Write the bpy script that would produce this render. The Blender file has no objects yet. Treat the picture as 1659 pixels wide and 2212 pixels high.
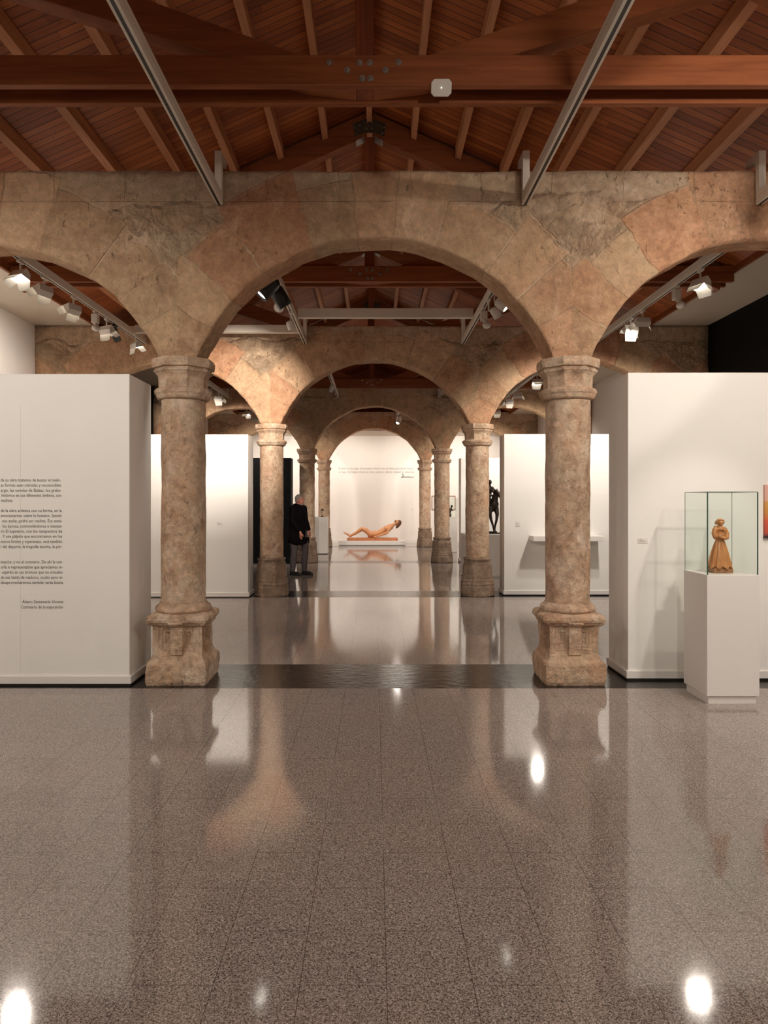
import bpy, bmesh, math, random
from mathutils import Vector, Matrix, noise, Quaternion
random.seed(7)
SC = bpy.context.scene
COL = SC.collection
PI = math.pi
# ---------------------------------------------------------------- camera, world, exposure
F = 1500.0                      # focal length in pixels of the 1659 x 2212 frame
CH = 1.6                        # eye height
cam_d = bpy.data.cameras.new('camera'); cam = bpy.data.objects.new('camera', cam_d); COL.objects.link(cam)
cam.location = (0, 0, CH); cam.rotation_euler = (PI/2, 0, 0)
cam_d.sensor_fit = 'VERTICAL'; cam_d.sensor_height = 36; cam_d.lens = F/2212*36
cam_d.shift_x = (829.5-809)/2212; cam_d.shift_y = -(1106-1079)/2212
cam_d.clip_start = 0.05; cam_d.clip_end = 100
SC.camera = cam
w = bpy.data.worlds.new('world'); SC.world = w; w.use_nodes = True
w.node_tree.nodes['Background'].inputs[0].default_value = (1, .85, .72, 1)
w.node_tree.nodes['Background'].inputs[1].default_value = 0.02
SC.view_settings.view_transform = 'Standard'; SC.view_settings.look = 'None'
SC.view_settings.gamma = 1; SC.view_settings.use_curve_mapping = False
SC.view_settings.exposure = 1.0
try:
    SC.cycles.use_denoising = True
    SC.cycles.max_bounces = 10; SC.cycles.diffuse_bounces = 6; SC.cycles.glossy_bounces = 4
    SC.cycles.transparent_max_bounces = 16
    SC.cycles.sample_clamp_indirect = 6
except Exception: pass
WARM = (1.0, .895, .79)
WHITE_LIGHT = (1.0, .915, .82)

# ---------------------------------------------------------------- node helper
class NT:
    def __init__(s, name):
        s.m = bpy.data.materials.new(name); s.m.use_nodes = True
        s.t = s.m.node_tree; s.b = s.t.nodes['Principled BSDF']; s.o = s.t.nodes['Material Output']
    def put(s, sock, v):
        if isinstance(v, bpy.types.NodeSocket): s.t.links.new(v, sock)
        elif isinstance(v, (tuple, list)) and len(v) == 3 and sock.type == 'RGBA': sock.default_value = (*v, 1)
        else: sock.default_value = v
    def n(s, typ, out=0, attrs=None, **k):
        nd = s.t.nodes.new('ShaderNode'+typ)
        for a, v in (attrs or {}).items(): setattr(nd, a, v)
        for a, v in k.items():
            key = int(a[1:]) if a[0] == 'i' and a[1:].isdigit() else a.replace('_', ' ')
            s.put(nd.inputs[key], v)
        return nd.outputs[out]
    def math(s, op, a, b=0.0, c=0.0):
        nd = s.t.nodes.new('ShaderNodeMath'); nd.operation = op
        s.put(nd.inputs[0], a); s.put(nd.inputs[1], b); s.put(nd.inputs[2], c); return nd.outputs[0]
    def mix(s, f, a, b, mode='MIX'):
        nd = s.t.nodes.new('ShaderNodeMix'); nd.data_type = 'RGBA'; nd.blend_type = mode
        s.put(nd.inputs[0], f); s.put(nd.inputs[6], a); s.put(nd.inputs[7], b); return nd.outputs[2]
    def ramp(s, f, stops):
        nd = s.t.nodes.new('ShaderNodeValToRGB'); cr = nd.color_ramp
        while len(cr.elements) < len(stops): cr.elements.new(.5)
        for e, (p, c) in zip(cr.elements, stops):
            e.position = p; e.color = (*c, 1) if len(c) == 3 else c
        s.put(nd.inputs[0], f); return nd.outputs[0]
    def step(s, v, lo, hi):
        nd = s.t.nodes.new('ShaderNodeMapRange'); nd.clamp = True
        s.put(nd.inputs[0], v); s.put(nd.inputs[1], lo); s.put(nd.inputs[2], hi); return nd.outputs[0]
    def pos(s, obj=True):
        if obj: return s.n('TexCoord', out=3)
        return s.n('NewGeometry', out=0)
    def vec(s, v, scale=(1, 1, 1), loc=(0, 0, 0), rot=(0, 0, 0)):
        nd = s.t.nodes.new('ShaderNodeMapping'); s.put(nd.inputs[0], v)
        nd.inputs[1].default_value = loc; nd.inputs[2].default_value = rot; nd.inputs[3].default_value = scale
        return nd.outputs[0]
    def noise(s, v, scale, detail=4, rough=.55, out=0, dist=0):
        return s.n('TexNoise', out=out, Vector=v, Scale=scale, Detail=detail, Roughness=rough, Distortion=dist)
    def bump(s, h, strength, dist=.01, normal=None):
        k = dict(Height=h, Strength=strength, Distance=dist)
        if normal is not None: k['Normal'] = normal
        return s.n('Bump', **k)
    def fin(s, color=None, rough=None, normal=None, **k):
        if color is not None: s.put(s.b.inputs['Base Color'], color)
        if rough is not None: s.put(s.b.inputs['Roughness'], rough)
        if normal is not None: s.put(s.b.inputs['Normal'], normal)
        for a, v in k.items(): s.put(s.b.inputs[a.replace('_', ' ')], v)
        return s.m

def plain(name, col, rough=.6, nscale=8, amt=.05, bumpy=0, **k):
    s = NT(name); p = s.pos(False)
    nz = s.noise(p, nscale, 3)
    c = s.mix(s.step(nz, .3, .7), tuple(x*(1-amt) for x in col), tuple(min(1, x*(1+amt)) for x in col))
    nr = s.bump(s.noise(p, 60, 2), bumpy, .003) if bumpy else None
    return s.fin(c, rough, nr, **k)

def emis(name, col, st):
    s = NT(name); s.fin((.9, .9, .88), .4)
    s.put(s.b.inputs['Emission Color'], col); s.b.inputs['Emission Strength'].default_value = st
    return s.m

def stone_base(s, p, seed=0.0):
    """shared weathered sandstone colour and height"""
    big = s.noise(p, 1.3, 4, .6)
    mid = s.noise(p, 6, 5, .62)
    fine = s.noise(p, 55, 4, .65)
    col = s.ramp(mid, [(.27, (.19, .10, .05)), (.41, (.40, .235, .135)), (.52, (.52, .345, .21)), (.62, (.58, .42, .275)), (.76, (.70, .54, .375))])
    col = s.mix(s.math('MULTIPLY', s.step(big, .50, .68), .55), col, (.47, .235, .125))
    col = s.mix(s.math('MULTIPLY', s.step(fine, .30, .75), .35), s.mix(.5, col, (.2, .13, .08)), col)
    vz = s.n('TexVoronoi', Vector=p, Scale=22.0)
    blotch = s.noise(s.vec(p, loc=(9, 4, 2)), 2.7, 6, .72, dist=.8)
    col = s.mix(s.math('MULTIPLY', s.step(blotch, .50, .62), .40), col, (.40, .30, .165))
    col = s.mix(s.math('MULTIPLY', s.step(blotch, .44, .33), .40), col, (.66, .53, .40))
    pit = s.math('MULTIPLY', s.step(vz, .09, .02), s.step(s.noise(p, 3.1, 2), .52, .62))
    col = s.mix(s.math('MULTIPLY', pit, .8), col, (.10, .065, .04))
    grain = s.noise(s.vec(p, loc=(2, 8, 5)), 17, 9, .78, dist=.3)
    col = s.mix(.55, col, s.ramp(grain, [(.34, (.22, .20, .17)), (.5, (.5, .5, .5)), (.64, (.76, .76, .76))]), 'OVERLAY')
    chip = s.step(s.noise(s.vec(p, rot=(0, .6, 0), scale=(1, 1, .55)), 26, 6, .7, dist=.6), .60, .70)
    chipm = s.math('MULTIPLY', chip, s.step(s.noise(s.vec(p, loc=(1, 1, 7)), 2.2, 3), .42, .60))
    col = s.mix(s.math('MULTIPLY', chipm, .45), col, (.22, .14, .08))
    h = s.math('ADD', s.math('MULTIPLY', mid, .5), s.math('ADD', s.math('MULTIPLY', fine, .15), s.math('MULTIPLY', grain, .75)))
    h = s.math('SUBTRACT', h, s.math('MULTIPLY', chipm, .45))
    h = s.math('SUBTRACT', h, s.math('MULTIPLY', pit, .5))
    return col, h, big, mid, fine

def mat_arcade(cz, R):
    s = NT('arcade_sandstone'); p = s.pos(True)
    col, h, big, mid, fine = stone_base(s, p)
    sep = s.t.nodes.new('ShaderNodeSeparateXYZ'); s.t.links.new(p, sep.inputs[0])
    x, y, z = sep.outputs
    wob = s.math('MULTIPLY', s.math('SUBTRACT', s.noise(p, 3.2, 5, .65), .5), .11)
    xw = s.math('ADD', x, wob)
    xl = s.math('WRAP', s.math('SUBTRACT', xw, .005), 1.72, -1.72)
    idx = s.math('FLOOR', s.math('DIVIDE', s.math('ADD', x, 1.715), 3.44))
    zl = s.math('SUBTRACT', s.math('ADD', z, wob), cz)
    r = s.math('SQRT', s.math('ADD', s.math('MULTIPLY', xl, xl), s.math('MULTIPLY', zl, zl)))
    ang = s.math('ARCTAN2', xl, zl)
    v = s.math('ADD', s.math('DIVIDE', ang, .235), s.math('MULTIPLY', s.math('SINE', s.math('MULTIPLY', ang, 7.0)), .18))
    v = s.math('ADD', v, .5)
    cell = s.math('FLOOR', v); fr = s.math('FRACT', v)
    cid = s.n('CombineXYZ', X=cell, Y=idx, Z=s.math('FLOOR', y))
    wn = s.n('TexWhiteNoise', Vector=cid); wn2 = s.n('TexWhiteNoise', out=1, Vector=s.vec(cid, loc=(3.3, 7.7, 1.1)))
    rmax = s.math('ADD', R+.40, s.math('MULTIPLY', wn, .30))
    vous = s.step(r, s.math('ADD', rmax, .03), s.math('SUBTRACT', rmax, .03))
    edge = s.math('MINIMUM', fr, s.math('SUBTRACT', 1, fr))
    edge = s.math('MULTIPLY', s.math('MULTIPLY', edge, .235), r)
    jr = s.math('MINIMUM', edge, s.math('ABSOLUTE', s.math('SUBTRACT', r, rmax)))
    jv = s.math('MULTIPLY', s.step(jr, .008, .003), s.step(r, s.math('ADD', rmax, .03), s.math('ADD', rmax, .01)))
    # block courses near the top
    bx = s.n('CombineXYZ', X=xw, Y=z, Z=0.0)
    br = s.t.nodes.new('ShaderNodeTexBrick'); s.t.links.new(bx, br.inputs[0])
    br.inputs['Scale'].default_value = 1; br.inputs['Mortar Size'].default_value = .008; br.inputs['Mortar Smooth'].default_value = .6
    br.inputs['Brick Width'].default_value = .62; br.inputs['Row Height'].default_value = .30
    br.inputs['Color1'].default_value = (0, 0, 0, 1); br.inputs['Color2'].default_value = (1, 1, 1, 1); br.inputs['Mortar'].default_value = (.5, .5, .5, 1)
    top = s.step(s.math('ADD', z, s.math('MULTIPLY', s.math('SUBTRACT', big, .5), .5)), 4.16, 4.20)
    # rubble in the spandrels
    rv = s.n('TexVoronoi', attrs=dict(feature='DISTANCE_TO_EDGE'), Vector=s.mix(.16, p, s.n('TexNoise', out=1, Vector=p, Scale=5.0, Detail=4.0)), Scale=9.0)
    rcell = s.n('TexVoronoi', out=1, Vector=p, Scale=5.0)
    rub = s.math('MULTIPLY', s.math('MULTIPLY', s.math('SUBTRACT', 1, vous), s.math('SUBTRACT', 1, top)), s.step(s.noise(p, 3.4, 3), .36, .50))
    tint = s.ramp(wn, [(0, (.54, .33, .19)), (.2, (.55, .42, .27)), (.4, (.43, .33, .21)), (.6, (.52, .27, .145)), (.8, (.60, .465, .31)), (1, (.46, .24, .13))])
    cv = s.mix(.9, col, s.mix(.5, (.5, .5, .5), tint), 'OVERLAY'); cv = s.mix(.30, cv, tint)
    ctop = s.mix(.3, col, s.mix(br.outputs[0], (.42, .33, .225), (.56, .45, .32)))
    crub = s.mix(.3, col, s.ramp(rcell, [(.2, (.56, .39, .24)), (.5, (.64, .47, .30)), (.8, (.70, .54, .37))]))
    crub = s.mix(s.math('MULTIPLY', s.step(rv, .05, .0), s.math('MULTIPLY', s.step(big, .4, .6), .35)), crub, (.24, .16, .09))
    c = s.mix(vous, crub, cv); c = s.mix(s.math('MULTIPLY', top, s.math('SUBTRACT', 1, vous)), c, ctop)
    c = s.mix(s.math('MULTIPLY', s.math('MULTIPLY', jv, .75), s.step(s.noise(p, 5, 3), .42, .62)), c, s.mix(s.step(wn2, .35, .65), (.70, .55, .38), (.22, .14, .08)))
    hh = s.math('ADD', h, s.math('MULTIPLY', rub, s.math('ADD', s.math('MULTIPLY', s.step(rv, 0, .16), .5), s.math('MULTIPLY', s.noise(p, 9, 6, .75, dist=1.2), 2.2))))
    hh = s.math('SUBTRACT', hh, s.math('MULTIPLY', jv, .22))
    hh = s.math('SUBTRACT', hh, s.math('MULTIPLY', s.math('MULTIPLY', top, br.outputs[1]), .3))
    c = s.n('HueSaturation', Saturation=.93, Value=1.55, Color=c)
    return s.fin(c, .92, s.bump(hh, 1.0, .042), Specular_IOR_Level=.2)

def mat_column(name='column_sandstone', dark=0.0):
    s = NT(name); p = s.pos(True)
    oi = s.n('ObjectInfo', out=5)
    p = s.n('VectorMath', attrs=dict(operation='ADD'), i0=p, i1=s.n('CombineXYZ', X=s.math('MULTIPLY', oi, 37.0), Y=0.0, Z=s.math('MULTIPLY', oi, 11.0)))
    col, h, big, mid, fine = stone_base(s, p)
    st = s.noise(s.vec(p, scale=(1, 1, .45)), 5.5, 4, .6)
    col = s.mix(s.math('MULTIPLY', s.step(st, .52, .70), .5), col, (.43, .215, .09))
    col = s.mix(s.math('MULTIPLY', s.step(st, .46, .28), .45), col, (.57, .475, .36))
    h = s.math('ADD', h, s.math('MULTIPLY', s.noise(p, 14, 5, .7), .8))
    col = s.n('HueSaturation', Saturation=.84, Value=1.66, Color=col)
    if dark: col = s.mix(dark, col, s.ramp(mid, [(.3, (.10, .07, .05)), (.6, (.24, .17, .125)), (.8, (.38, .29, .22))]))
    return s.fin(col, .9, s.bump(h, 1.0, .03), Specular_IOR_Level=.25)

def mat_wood(name, c1, c2, axis='X', knots=True, rough=.55):
    s = NT(name); p = s.pos(False)
    sc = dict(X=(.6, 9, 9), Y=(9, .6, 9), Z=(9, 9, .6))[axis]
    q = s.vec(p, scale=sc)
    g = s.noise(q, 2.2, 5, .6, dist=.4)
    c = s.ramp(g, [(.3, c1), (.7, c2)])
    if knots:
        k = s.n('TexVoronoi', Vector=s.vec(p, scale=tuple(.35 if a < 1 else 1 for a in sc)), Scale=3.2)
        c = s.mix(s.math('MULTIPLY', s.step(k, .05, .02), .7), c, tuple(x*.35 for x in c1))
    return s.fin(c, rough, s.bump(g, .15, .004), Specular_IOR_Level=.3)

def mat_deck():
    s = NT('ceiling_boards'); p = s.pos(False)
    sep = s.t.nodes.new('ShaderNodeSeparateXYZ'); s.t.links.new(p, sep.inputs[0]); x, y, z = sep.outputs
    v = s.math('DIVIDE', y, .095); cell = s.math('FLOOR', v); fr = s.math('FRACT', v)
    cx = s.math('FLOOR', s.math('DIVIDE', s.math('ADD', x, s.math('MULTIPLY', s.n('TexWhiteNoise', attrs=dict(noise_dimensions='1D'), W=cell), 3.0)), 2.4))
    wn = s.n('TexWhiteNoise', Vector=s.n('CombineXYZ', X=cell, Y=cx, Z=0.0))
    g = s.noise(s.vec(p, scale=(.5, 9, .5)), 3, 5, .6, dist=.3)
    c = s.ramp(s.math('ADD', s.math('MULTIPLY', g, .6), s.math('MULTIPLY', wn, .4)), [(.25, (.22, .050, .010)), (.55, (.35, .088, .018)), (.8, (.48, .145, .035))])
    k = s.n('TexVoronoi', Vector=s.vec(p, scale=(1, 1.6, 1)), Scale=8.0)
    c = s.mix(s.math('MULTIPLY', s.step(k, .11, .06), .75), c, (.10, .022, .008))
    e = s.math('MINIMUM', fr, s.math('SUBTRACT', 1, fr)); gr = s.step(e, .07, .035)
    c = s.mix(s.math('MULTIPLY', gr, .8), c, (.06, .014, .006))
    return s.fin(c, .5, s.bump(s.math('SUBTRACT', 1, gr), .6, .006), Specular_IOR_Level=.35)

def mat_floor():
    s = NT('polished_granite'); p = s.pos(False)
    sep = s.t.nodes.new('ShaderNodeSeparateXYZ'); s.t.links.new(p, sep.inputs[0]); x, y, z = sep.outputs
    tv = s.n('CombineXYZ', X=y, Y=s.math('SUBTRACT', x, .04), Z=0.0)
    br = s.t.nodes.new('ShaderNodeTexBrick'); s.t.links.new(tv, br.inputs[0]); br.offset = .5
    br.inputs['Scale'].default_value = 1; br.inputs['Mortar Size'].default_value = .0016; br.inputs['Mortar Smooth'].default_value = .3
    br.inputs['Brick Width'].default_value = .572; br.inputs['Row Height'].default_value = .286
    br.inputs['Color1'].default_value = (0, 0, 0, 1); br.inputs['Color2'].default_value = (1, 1, 1, 1); br.inputs['Mortar'].default_value = (.5, .5, .5, 1)
    tone, mortar = br.outputs[0], br.outputs[1]
    n1 = s.noise(p, 250, 3, .7); n2 = s.noise(s.vec(p, loc=(5, 3, 0)), 110, 3, .65)
    vz = s.n('TexVoronoi', out=1, Vector=p, Scale=260.0)
    vv = s.n('SeparateColor', Color=vz)
    f = s.math('ADD', s.math('MULTIPLY', n1, .55), s.math('ADD', s.math('MULTIPLY', vv, .22), s.math('MULTIPLY', n2, .41)))
    c = s.ramp(f, [(.42, (.022, .019, .019)), (.50, (.115, .095, .088)), (.57, (.25, .21, .19)), (.66, (.43, .375, .34)), (.78, (.68, .62, .57))])
    c = s.mix(s.math('MULTIPLY', tone, .10), c, (.16, .13, .12))
    patch = s.noise(p, .9, 3)
    c = s.mix(s.math('MULTIPLY', s.step(patch, .35, .7), .16), c, (.40, .27, .20))
    c = s.mix(s.math('MULTIPLY', mortar, .75), c, (.05, .035, .03))
    # dark slate bands under each arcade
    band = None
    for a, b in ((5.88, 6.74), (11.37, 12.15), (17.42, 18.1), (23.15, 23.9)):
        t = s.math('MULTIPLY', s.math('GREATER_THAN', y, a), s.math('LESS_THAN', y, b))
        band = t if band is None else s.math('ADD', band, t)
    br2 = s.t.nodes.new('ShaderNodeTexBrick'); s.t.links.new(s.n('CombineXYZ', X=s.math('SUBTRACT', x, .04), Y=s.math('SUBTRACT', y, 5.88), Z=0.0), br2.inputs[0]); br2.offset = 0
    br2.inputs['Scale'].default_value = 1; br2.inputs['Mortar Size'].default_value = .003
    br2.inputs['Brick Width'].default_value = .286; br2.inputs['Row Height'].default_value = .43
    br2.inputs['Color1'].default_value = (.010, .009, .008, 1); br2.inputs['Color2'].default_value = (.022, .019, .017, 1); br2.inputs['Mortar'].default_value = (.05, .04, .033, 1)
    cleft = s.noise(s.vec(p, scale=(1, 1.6, 1)), 9, 5, .65)
    c2 = s.mix(s.math('MULTIPLY', s.step(cleft, .55, .75), .35), br2.outputs[0], (.06, .048, .04))
    c = s.mix(band, c, c2)
    tiltx = s.noise(s.n('CombineXYZ', X=s.math('FLOOR', s.math('DIVIDE', s.math('SUBTRACT', x, .04), .286)), Y=tone, Z=0.0), 3.7, 0)
    h = s.math('ADD', s.math('MULTIPLY', s.noise(p, 2.0, 2), .05), s.math('MULTIPLY', mortar, -.10))
    h = s.math('ADD', h, s.math('MULTIPLY', s.math('MULTIPLY', band, cleft), 1.6))
    rough = s.math('ADD', .055, s.math('MULTIPLY', s.noise(p, 30, 3), .05))
    rough = s.math('ADD', rough, s.math('MULTIPLY', band, .06))
    return s.fin(c, rough, s.bump(h, .30, .01), IOR=1.6, Specular_IOR_Level=s.math('SUBTRACT', .62, s.math('MULTIPLY', band, .30)))

def mat_paint(name, col, rough=.6, streak=.02, spec=.3):
    s = NT(name); p = s.pos(False)
    a = s.noise(s.vec(p, scale=(1, 1, .35)), 1.6, 3); b = s.noise(p, 240, 2)
    c = s.mix(s.step(a, .3, .7), tuple(x*(1-streak) for x in col), tuple(min(1, x*(1+streak)) for x in col))
    return s.fin(c, rough, s.bump(s.math('ADD', b, s.math('MULTIPLY', a, 2)), .06, .002), Specular_IOR_Level=spec)

R1 = 1.648; CZ1 = 2.237
M = dict(
    arcade=mat_arcade(CZ1, R1), column=mat_column(), column_dark=mat_column('column_base_stone', .72),
    beam=mat_wood('red_beam_wood', (.19, .052, .016), (.32, .100, .034), 'X'),
    beamz=mat_wood('red_post_wood', (.15, .038, .014), (.25, .068, .024), 'Z'),
    purlin=mat_wood('purlin_wood', (.44, .185, .085), (.62, .29, .145), 'Y'),
    deck=mat_deck(), floor=mat_floor(),
    white=mat_paint('white_panel_paint', (.815, .805, .765)), wall=mat_paint('white_wall_paint', (.84, .80, .76)),
    soffit=mat_paint('soffit_paint', (.60, .52, .43)), black=mat_paint('black_wall_paint', (.005, .005, .005), .6, .02, .12),
    trim=mat_paint('skirting_paint', (.76, .73, .69), .45), plinth=mat_paint('plinth_lacquer', (.76, .73, .69), .4),
    gap=plain('dark_gap', (.02, .018, .016), .8), steel=mat_paint('cream_steel', (.74, .68, .59), .45),
    groove=plain('track_groove', (.03, .028, .025), .5), zinc=plain('galvanised_steel', (.42, .40, .36), .4, 30, .2, Metallic=.8),
    plate=plain('dark_steel_plate', (.10, .085, .055), .55, 20, .3, Metallic=.5),
    lampw=mat_paint('lamp_white_enamel', (.66, .62, .56), .4), lampb=plain('lamp_black_enamel', (.012, .012, .012), .35),
    glow=emis('lamp_glow', (1, .94, .83), 7), led=emis('status_led', (.9, .95, 1), 6),
    bulbglass=plain('opal_glass', (.75, .72, .68), .2), text=plain('grey_lettering', (.05, .045, .04), .7),
    text2=plain('pale_lettering', (.30, .28, .26), .7), ink=plain('signature_ink', (.08, .07, .065), .7),
    label=plain('label_card', (.74, .71, .66), .6), labeltext=plain('label_print', (.35, .32, .29), .7),
)
def wood_sculpt(name, c1, c2, rough=.38, sc=3):
    s = NT(name); p = s.pos(True)
    g = s.noise(s.vec(p, scale=(6, 6, 1.2)), sc, 5, .6, dist=.5)
    return s.fin(s.ramp(g, [(.3, c1), (.7, c2)]), rough, s.bump(s.noise(p, 40, 3), .2, .003))
M['fig'] = wood_sculpt('carved_walnut', (.42, .16, .05), (.62, .29, .11), .35, 8)
M['figbase'] = wood_sculpt('carved_base_wood', (.27, .12, .055), (.36, .17, .08), .5, 8)
M['flesh'] = wood_sculpt('polychrome_flesh', (.55, .22, .09), (.72, .36, .17), .4, 2)
M['hairw'] = wood_sculpt('carved_dark_hair', (.10, .04, .02), (.20, .08, .035), .6, 4)
M['board'] = wood_sculpt('plank_wood', (.42, .13, .045), (.56, .21, .08), .5, 2)
M['bronze'] = plain('dark_bronze', (.045, .034, .026), .38, 20, .4, Metallic=.6)
M['skin'] = plain('skin', (.50, .20, .13), .55, 30, .12)
M['hair'] = plain('grey_hair', (.22, .19, .16), .8, 60, .4)
M['coat'] = plain('black_parka', (.005, .003, .004), .9, 20, .3, .2, Specular_IOR_Level=.1)
M['trouser'] = plain('grey_trousers', (.075, .058, .062), .85, 30, .2, .3)
M['shoe'] = plain('black_leather', (.01, .009, .009), .5)
M['silver'] = plain('polished_silver', (.75, .68, .58), .15, 10, .1, Metallic=1.0)

def mat_glass():
    s = NT('vitrine_glass'); t = s.t
    tr = t.nodes.new('ShaderNodeBsdfTransparent'); tr.inputs[0].default_value = (.972, .993, .982, 1)
    gl = t.nodes.new('ShaderNodeBsdfGlossy'); gl.inputs[1].default_value = .01
    fr = t.nodes.new('ShaderNodeFresnel'); fr.inputs[0].default_value = 1.45
    mx = t.nodes.new('ShaderNodeMixShader')
    ge = t.nodes.new('ShaderNodeNewGeometry')
    t.links.new(s.math('MULTIPLY', fr.outputs[0], s.math('SUBTRACT', 1, ge.outputs['Backfacing'])), mx.inputs[0]); t.links.new(tr.outputs[0], mx.inputs[1]); t.links.new(gl.outputs[0], mx.inputs[2])
    t.links.new(mx.outputs[0], s.o.inputs[0]); return s.m
M['glass'] = mat_glass()
M['glassedge'] = plain('glass_edge', (.03, .085, .065), .2)
def mat_painting():
    s = NT('landscape_canvas'); p = s.pos(False)
    sep = s.t.nodes.new('ShaderNodeSeparateXYZ'); s.t.links.new(p, sep.inputs[0])
    z = s.math('ADD', s.math('DIVIDE', s.math('SUBTRACT', sep.outputs[2], 1.27), .46), s.math('MULTIPLY', s.math('SUBTRACT', s.noise(p, 14, 5, .7), .5), .16))
    return s.fin(s.ramp(z, [(0, (.02, .015, .02)), (.07, (.45, .07, .04)), (.3, (.62, .10, .05)), (.42, (.55, .22, .05)), (.66, (.60, .32, .07)), (.7, (.70, .40, .30)), (1, (.72, .42, .36))]), .6)
M['painting'] = mat_painting()

# ---------------------------------------------------------------- object helpers
def link(o, parent=None):
    COL.objects.link(o)
    if parent is not None: o.parent = parent
    return o
def obj(name, bm, mats, parent=None, smooth=False, loc=None):
    me = bpy.data.meshes.new(name)
    bmesh.ops.recalc_face_normals(bm, faces=bm.faces[:])
    bm.to_mesh(me); bm.free()
    for m in (mats if isinstance(mats, (list, tuple)) else [mats]): me.materials.append(m)
    if smooth: me.polygons.foreach_set('use_smooth', [True]*len(me.polygons))
    o = bpy.data.objects.new(name, me); link(o, parent)
    if loc: o.location = loc
    return o
def tag(o, label, cat, group=None, kind=None):
    if label: o['label'] = label
    if cat: o['category'] = cat
    if group: o['group'] = group
    if kind: o['kind'] = kind
    return o
def struct(name, bm, m, **k):
    o = obj(name, bm, m, **k); o['kind'] = 'structure'; return o
def thing(name, label, cat, loc=(0, 0, 0), group=None, rz=0):
    o = bpy.data.objects.new(name, None); COL.objects.link(o); o.location = loc; o.rotation_euler = (0, 0, rz)
    o.empty_display_size = .1
    return tag(o, label, cat, group)
def nb(): return bmesh.new()
def box(bm, x0, x1, y0, y1, z0, z1, mi=0):
    v = [bm.verts.new((x, y, z)) for x in (x0, x1) for y in (y0, y1) for z in (z0, z1)]
    for q in ((0, 1, 3, 2), (4, 6, 7, 5), (0, 4, 5, 1), (2, 3, 7, 6), (0, 2, 6, 4), (1, 5, 7, 3)):
        f = bm.faces.new([v[i] for i in q]); f.material_index = mi
    return bm
def bevel(bm, w, seg=1):
    bmesh.ops.bevel(bm, geom=bm.edges[:], offset=w, segments=seg, affect='EDGES', profile=.7); return bm
def prism(bm, pts, y0, y1):
    """polygon pts (x,z) extruded from y0 to y1"""
    a = [bm.verts.new((x, y0, z)) for x, z in pts]; b = [bm.verts.new((x, y1, z)) for x, z in pts]
    bm.faces.new(a); bm.faces.new(b[::-1])
    for i in range(len(pts)):
        j = (i+1) % len(pts); bm.faces.new((a[i], a[j], b[j], b[i]))
    return bm
def frame_of(d):
    d = Vector(d).normalized(); return d.to_track_quat('Z', 'Y').to_matrix()
def rod(bm, p0, p1, r0, r1=None, n=12, caps=True):
    p0, p1 = Vector(p0), Vector(p1); r1 = r0 if r1 is None else r1; mt = frame_of(p1-p0)
    rings = []
    for p, r in ((p0, r0), (p1, r1)):
        rings.append([bm.verts.new(p + mt @ Vector((r*math.cos(2*PI*i/n), r*math.sin(2*PI*i/n), 0))) for i in range(n)])
    for i in range(n):
        j = (i+1) % n; bm.faces.new((rings[0][i], rings[0][j], rings[1][j], rings[1][i]))
    if caps: bm.faces.new(rings[0][::-1]); bm.faces.new(rings[1])
    return bm
def ball(bm, c, r, sc=(1, 1, 1), rot=None, u=16, v=10):
    mt = Matrix.Translation(Vector(c))
    if rot is not None: mt = mt @ (rot if isinstance(rot, Matrix) else Matrix(rot)).to_4x4()
    mt = mt @ Matrix.Diagonal((r*sc[0], r*sc[1], r*sc[2], 1))
    bmesh.ops.create_uvsphere(bm, u_segments=u, v_segments=v, radius=1, matrix=mt); return bm
def limb(bm, pts):
    """rounded tapering chain: pts = [(x,y,z,r),...]"""
    for a, b in zip(pts[:-1], pts[1:]):
        pa, pb = Vector(a[:3]), Vector(b[:3])
        if (pb-pa).length > 1e-5: rod(bm, pa, pb, a[3], b[3], 14)
    for a in pts: ball(bm, a[:3], a[3], u=14, v=9)
def fuse(name, bm, voxel, mat, parent=None, smooth_it=3, tform=None):
    """overlapping solids melted to one continuous skin"""
    me = bpy.data.meshes.new(name); bm.to_mesh(me); bm.free()
    o = bpy.data.objects.new(name, me); COL.objects.link(o)
    r = o.modifiers.new('r', 'REMESH'); r.mode = 'VOXEL'; r.voxel_size = voxel; r.use_smooth_shade = True
    if smooth_it:
        q = o.modifiers.new('s', 'SMOOTH'); q.factor = .5; q.iterations = smooth_it
    dg = bpy.context.evaluated_depsgraph_get()
    m2 = bpy.data.meshes.new_from_object(o.evaluated_get(dg))
    o.modifiers.clear(); o.data = m2; bpy.data.meshes.remove(me); m2.name = name
    if tform is not None: m2.transform(tform)
    m2.materials.clear(); m2.materials.append(mat)
    m2.polygons.foreach_set('use_smooth', [True]*len(m2.polygons))
    if parent is not None: o.parent = parent
    return o
def text_mesh(body, shear=0.0):
    c = bpy.data.curves.new('t', 'FONT'); c.body = body; c.size = 1; c.shear = shear; c.resolution_u = 2
    o = bpy.data.objects.new('t', c); COL.objects.link(o)
    dg = bpy.context.evaluated_depsgraph_get(); dg.update()
    me = bpy.data.meshes.new_from_object(o.evaluated_get(dg))
    bpy.data.objects.remove(o); bpy.data.curves.remove(c); return me
def lettering(bm, body, x0, x1, zb, y, size, shear=0.0):
    """text on a plane facing -Y; fitted between x0 and x1, baseline zb"""
    me = text_mesh(body, shear)
    xs = [v.co.x for v in me.vertices]; a, b = min(xs), max(xs); k = (x1-x0)/(b-a)
    for v in me.vertices: v.co = Vector((x0+(v.co.x-a)*k, y, zb+v.co.y*size))
    bm.from_mesh(me); bpy.data.meshes.remove(me)
def PX(px, d): return (px-809)*d/F
def PZ(py, d): return CH+(1079-py)*d/F

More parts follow.
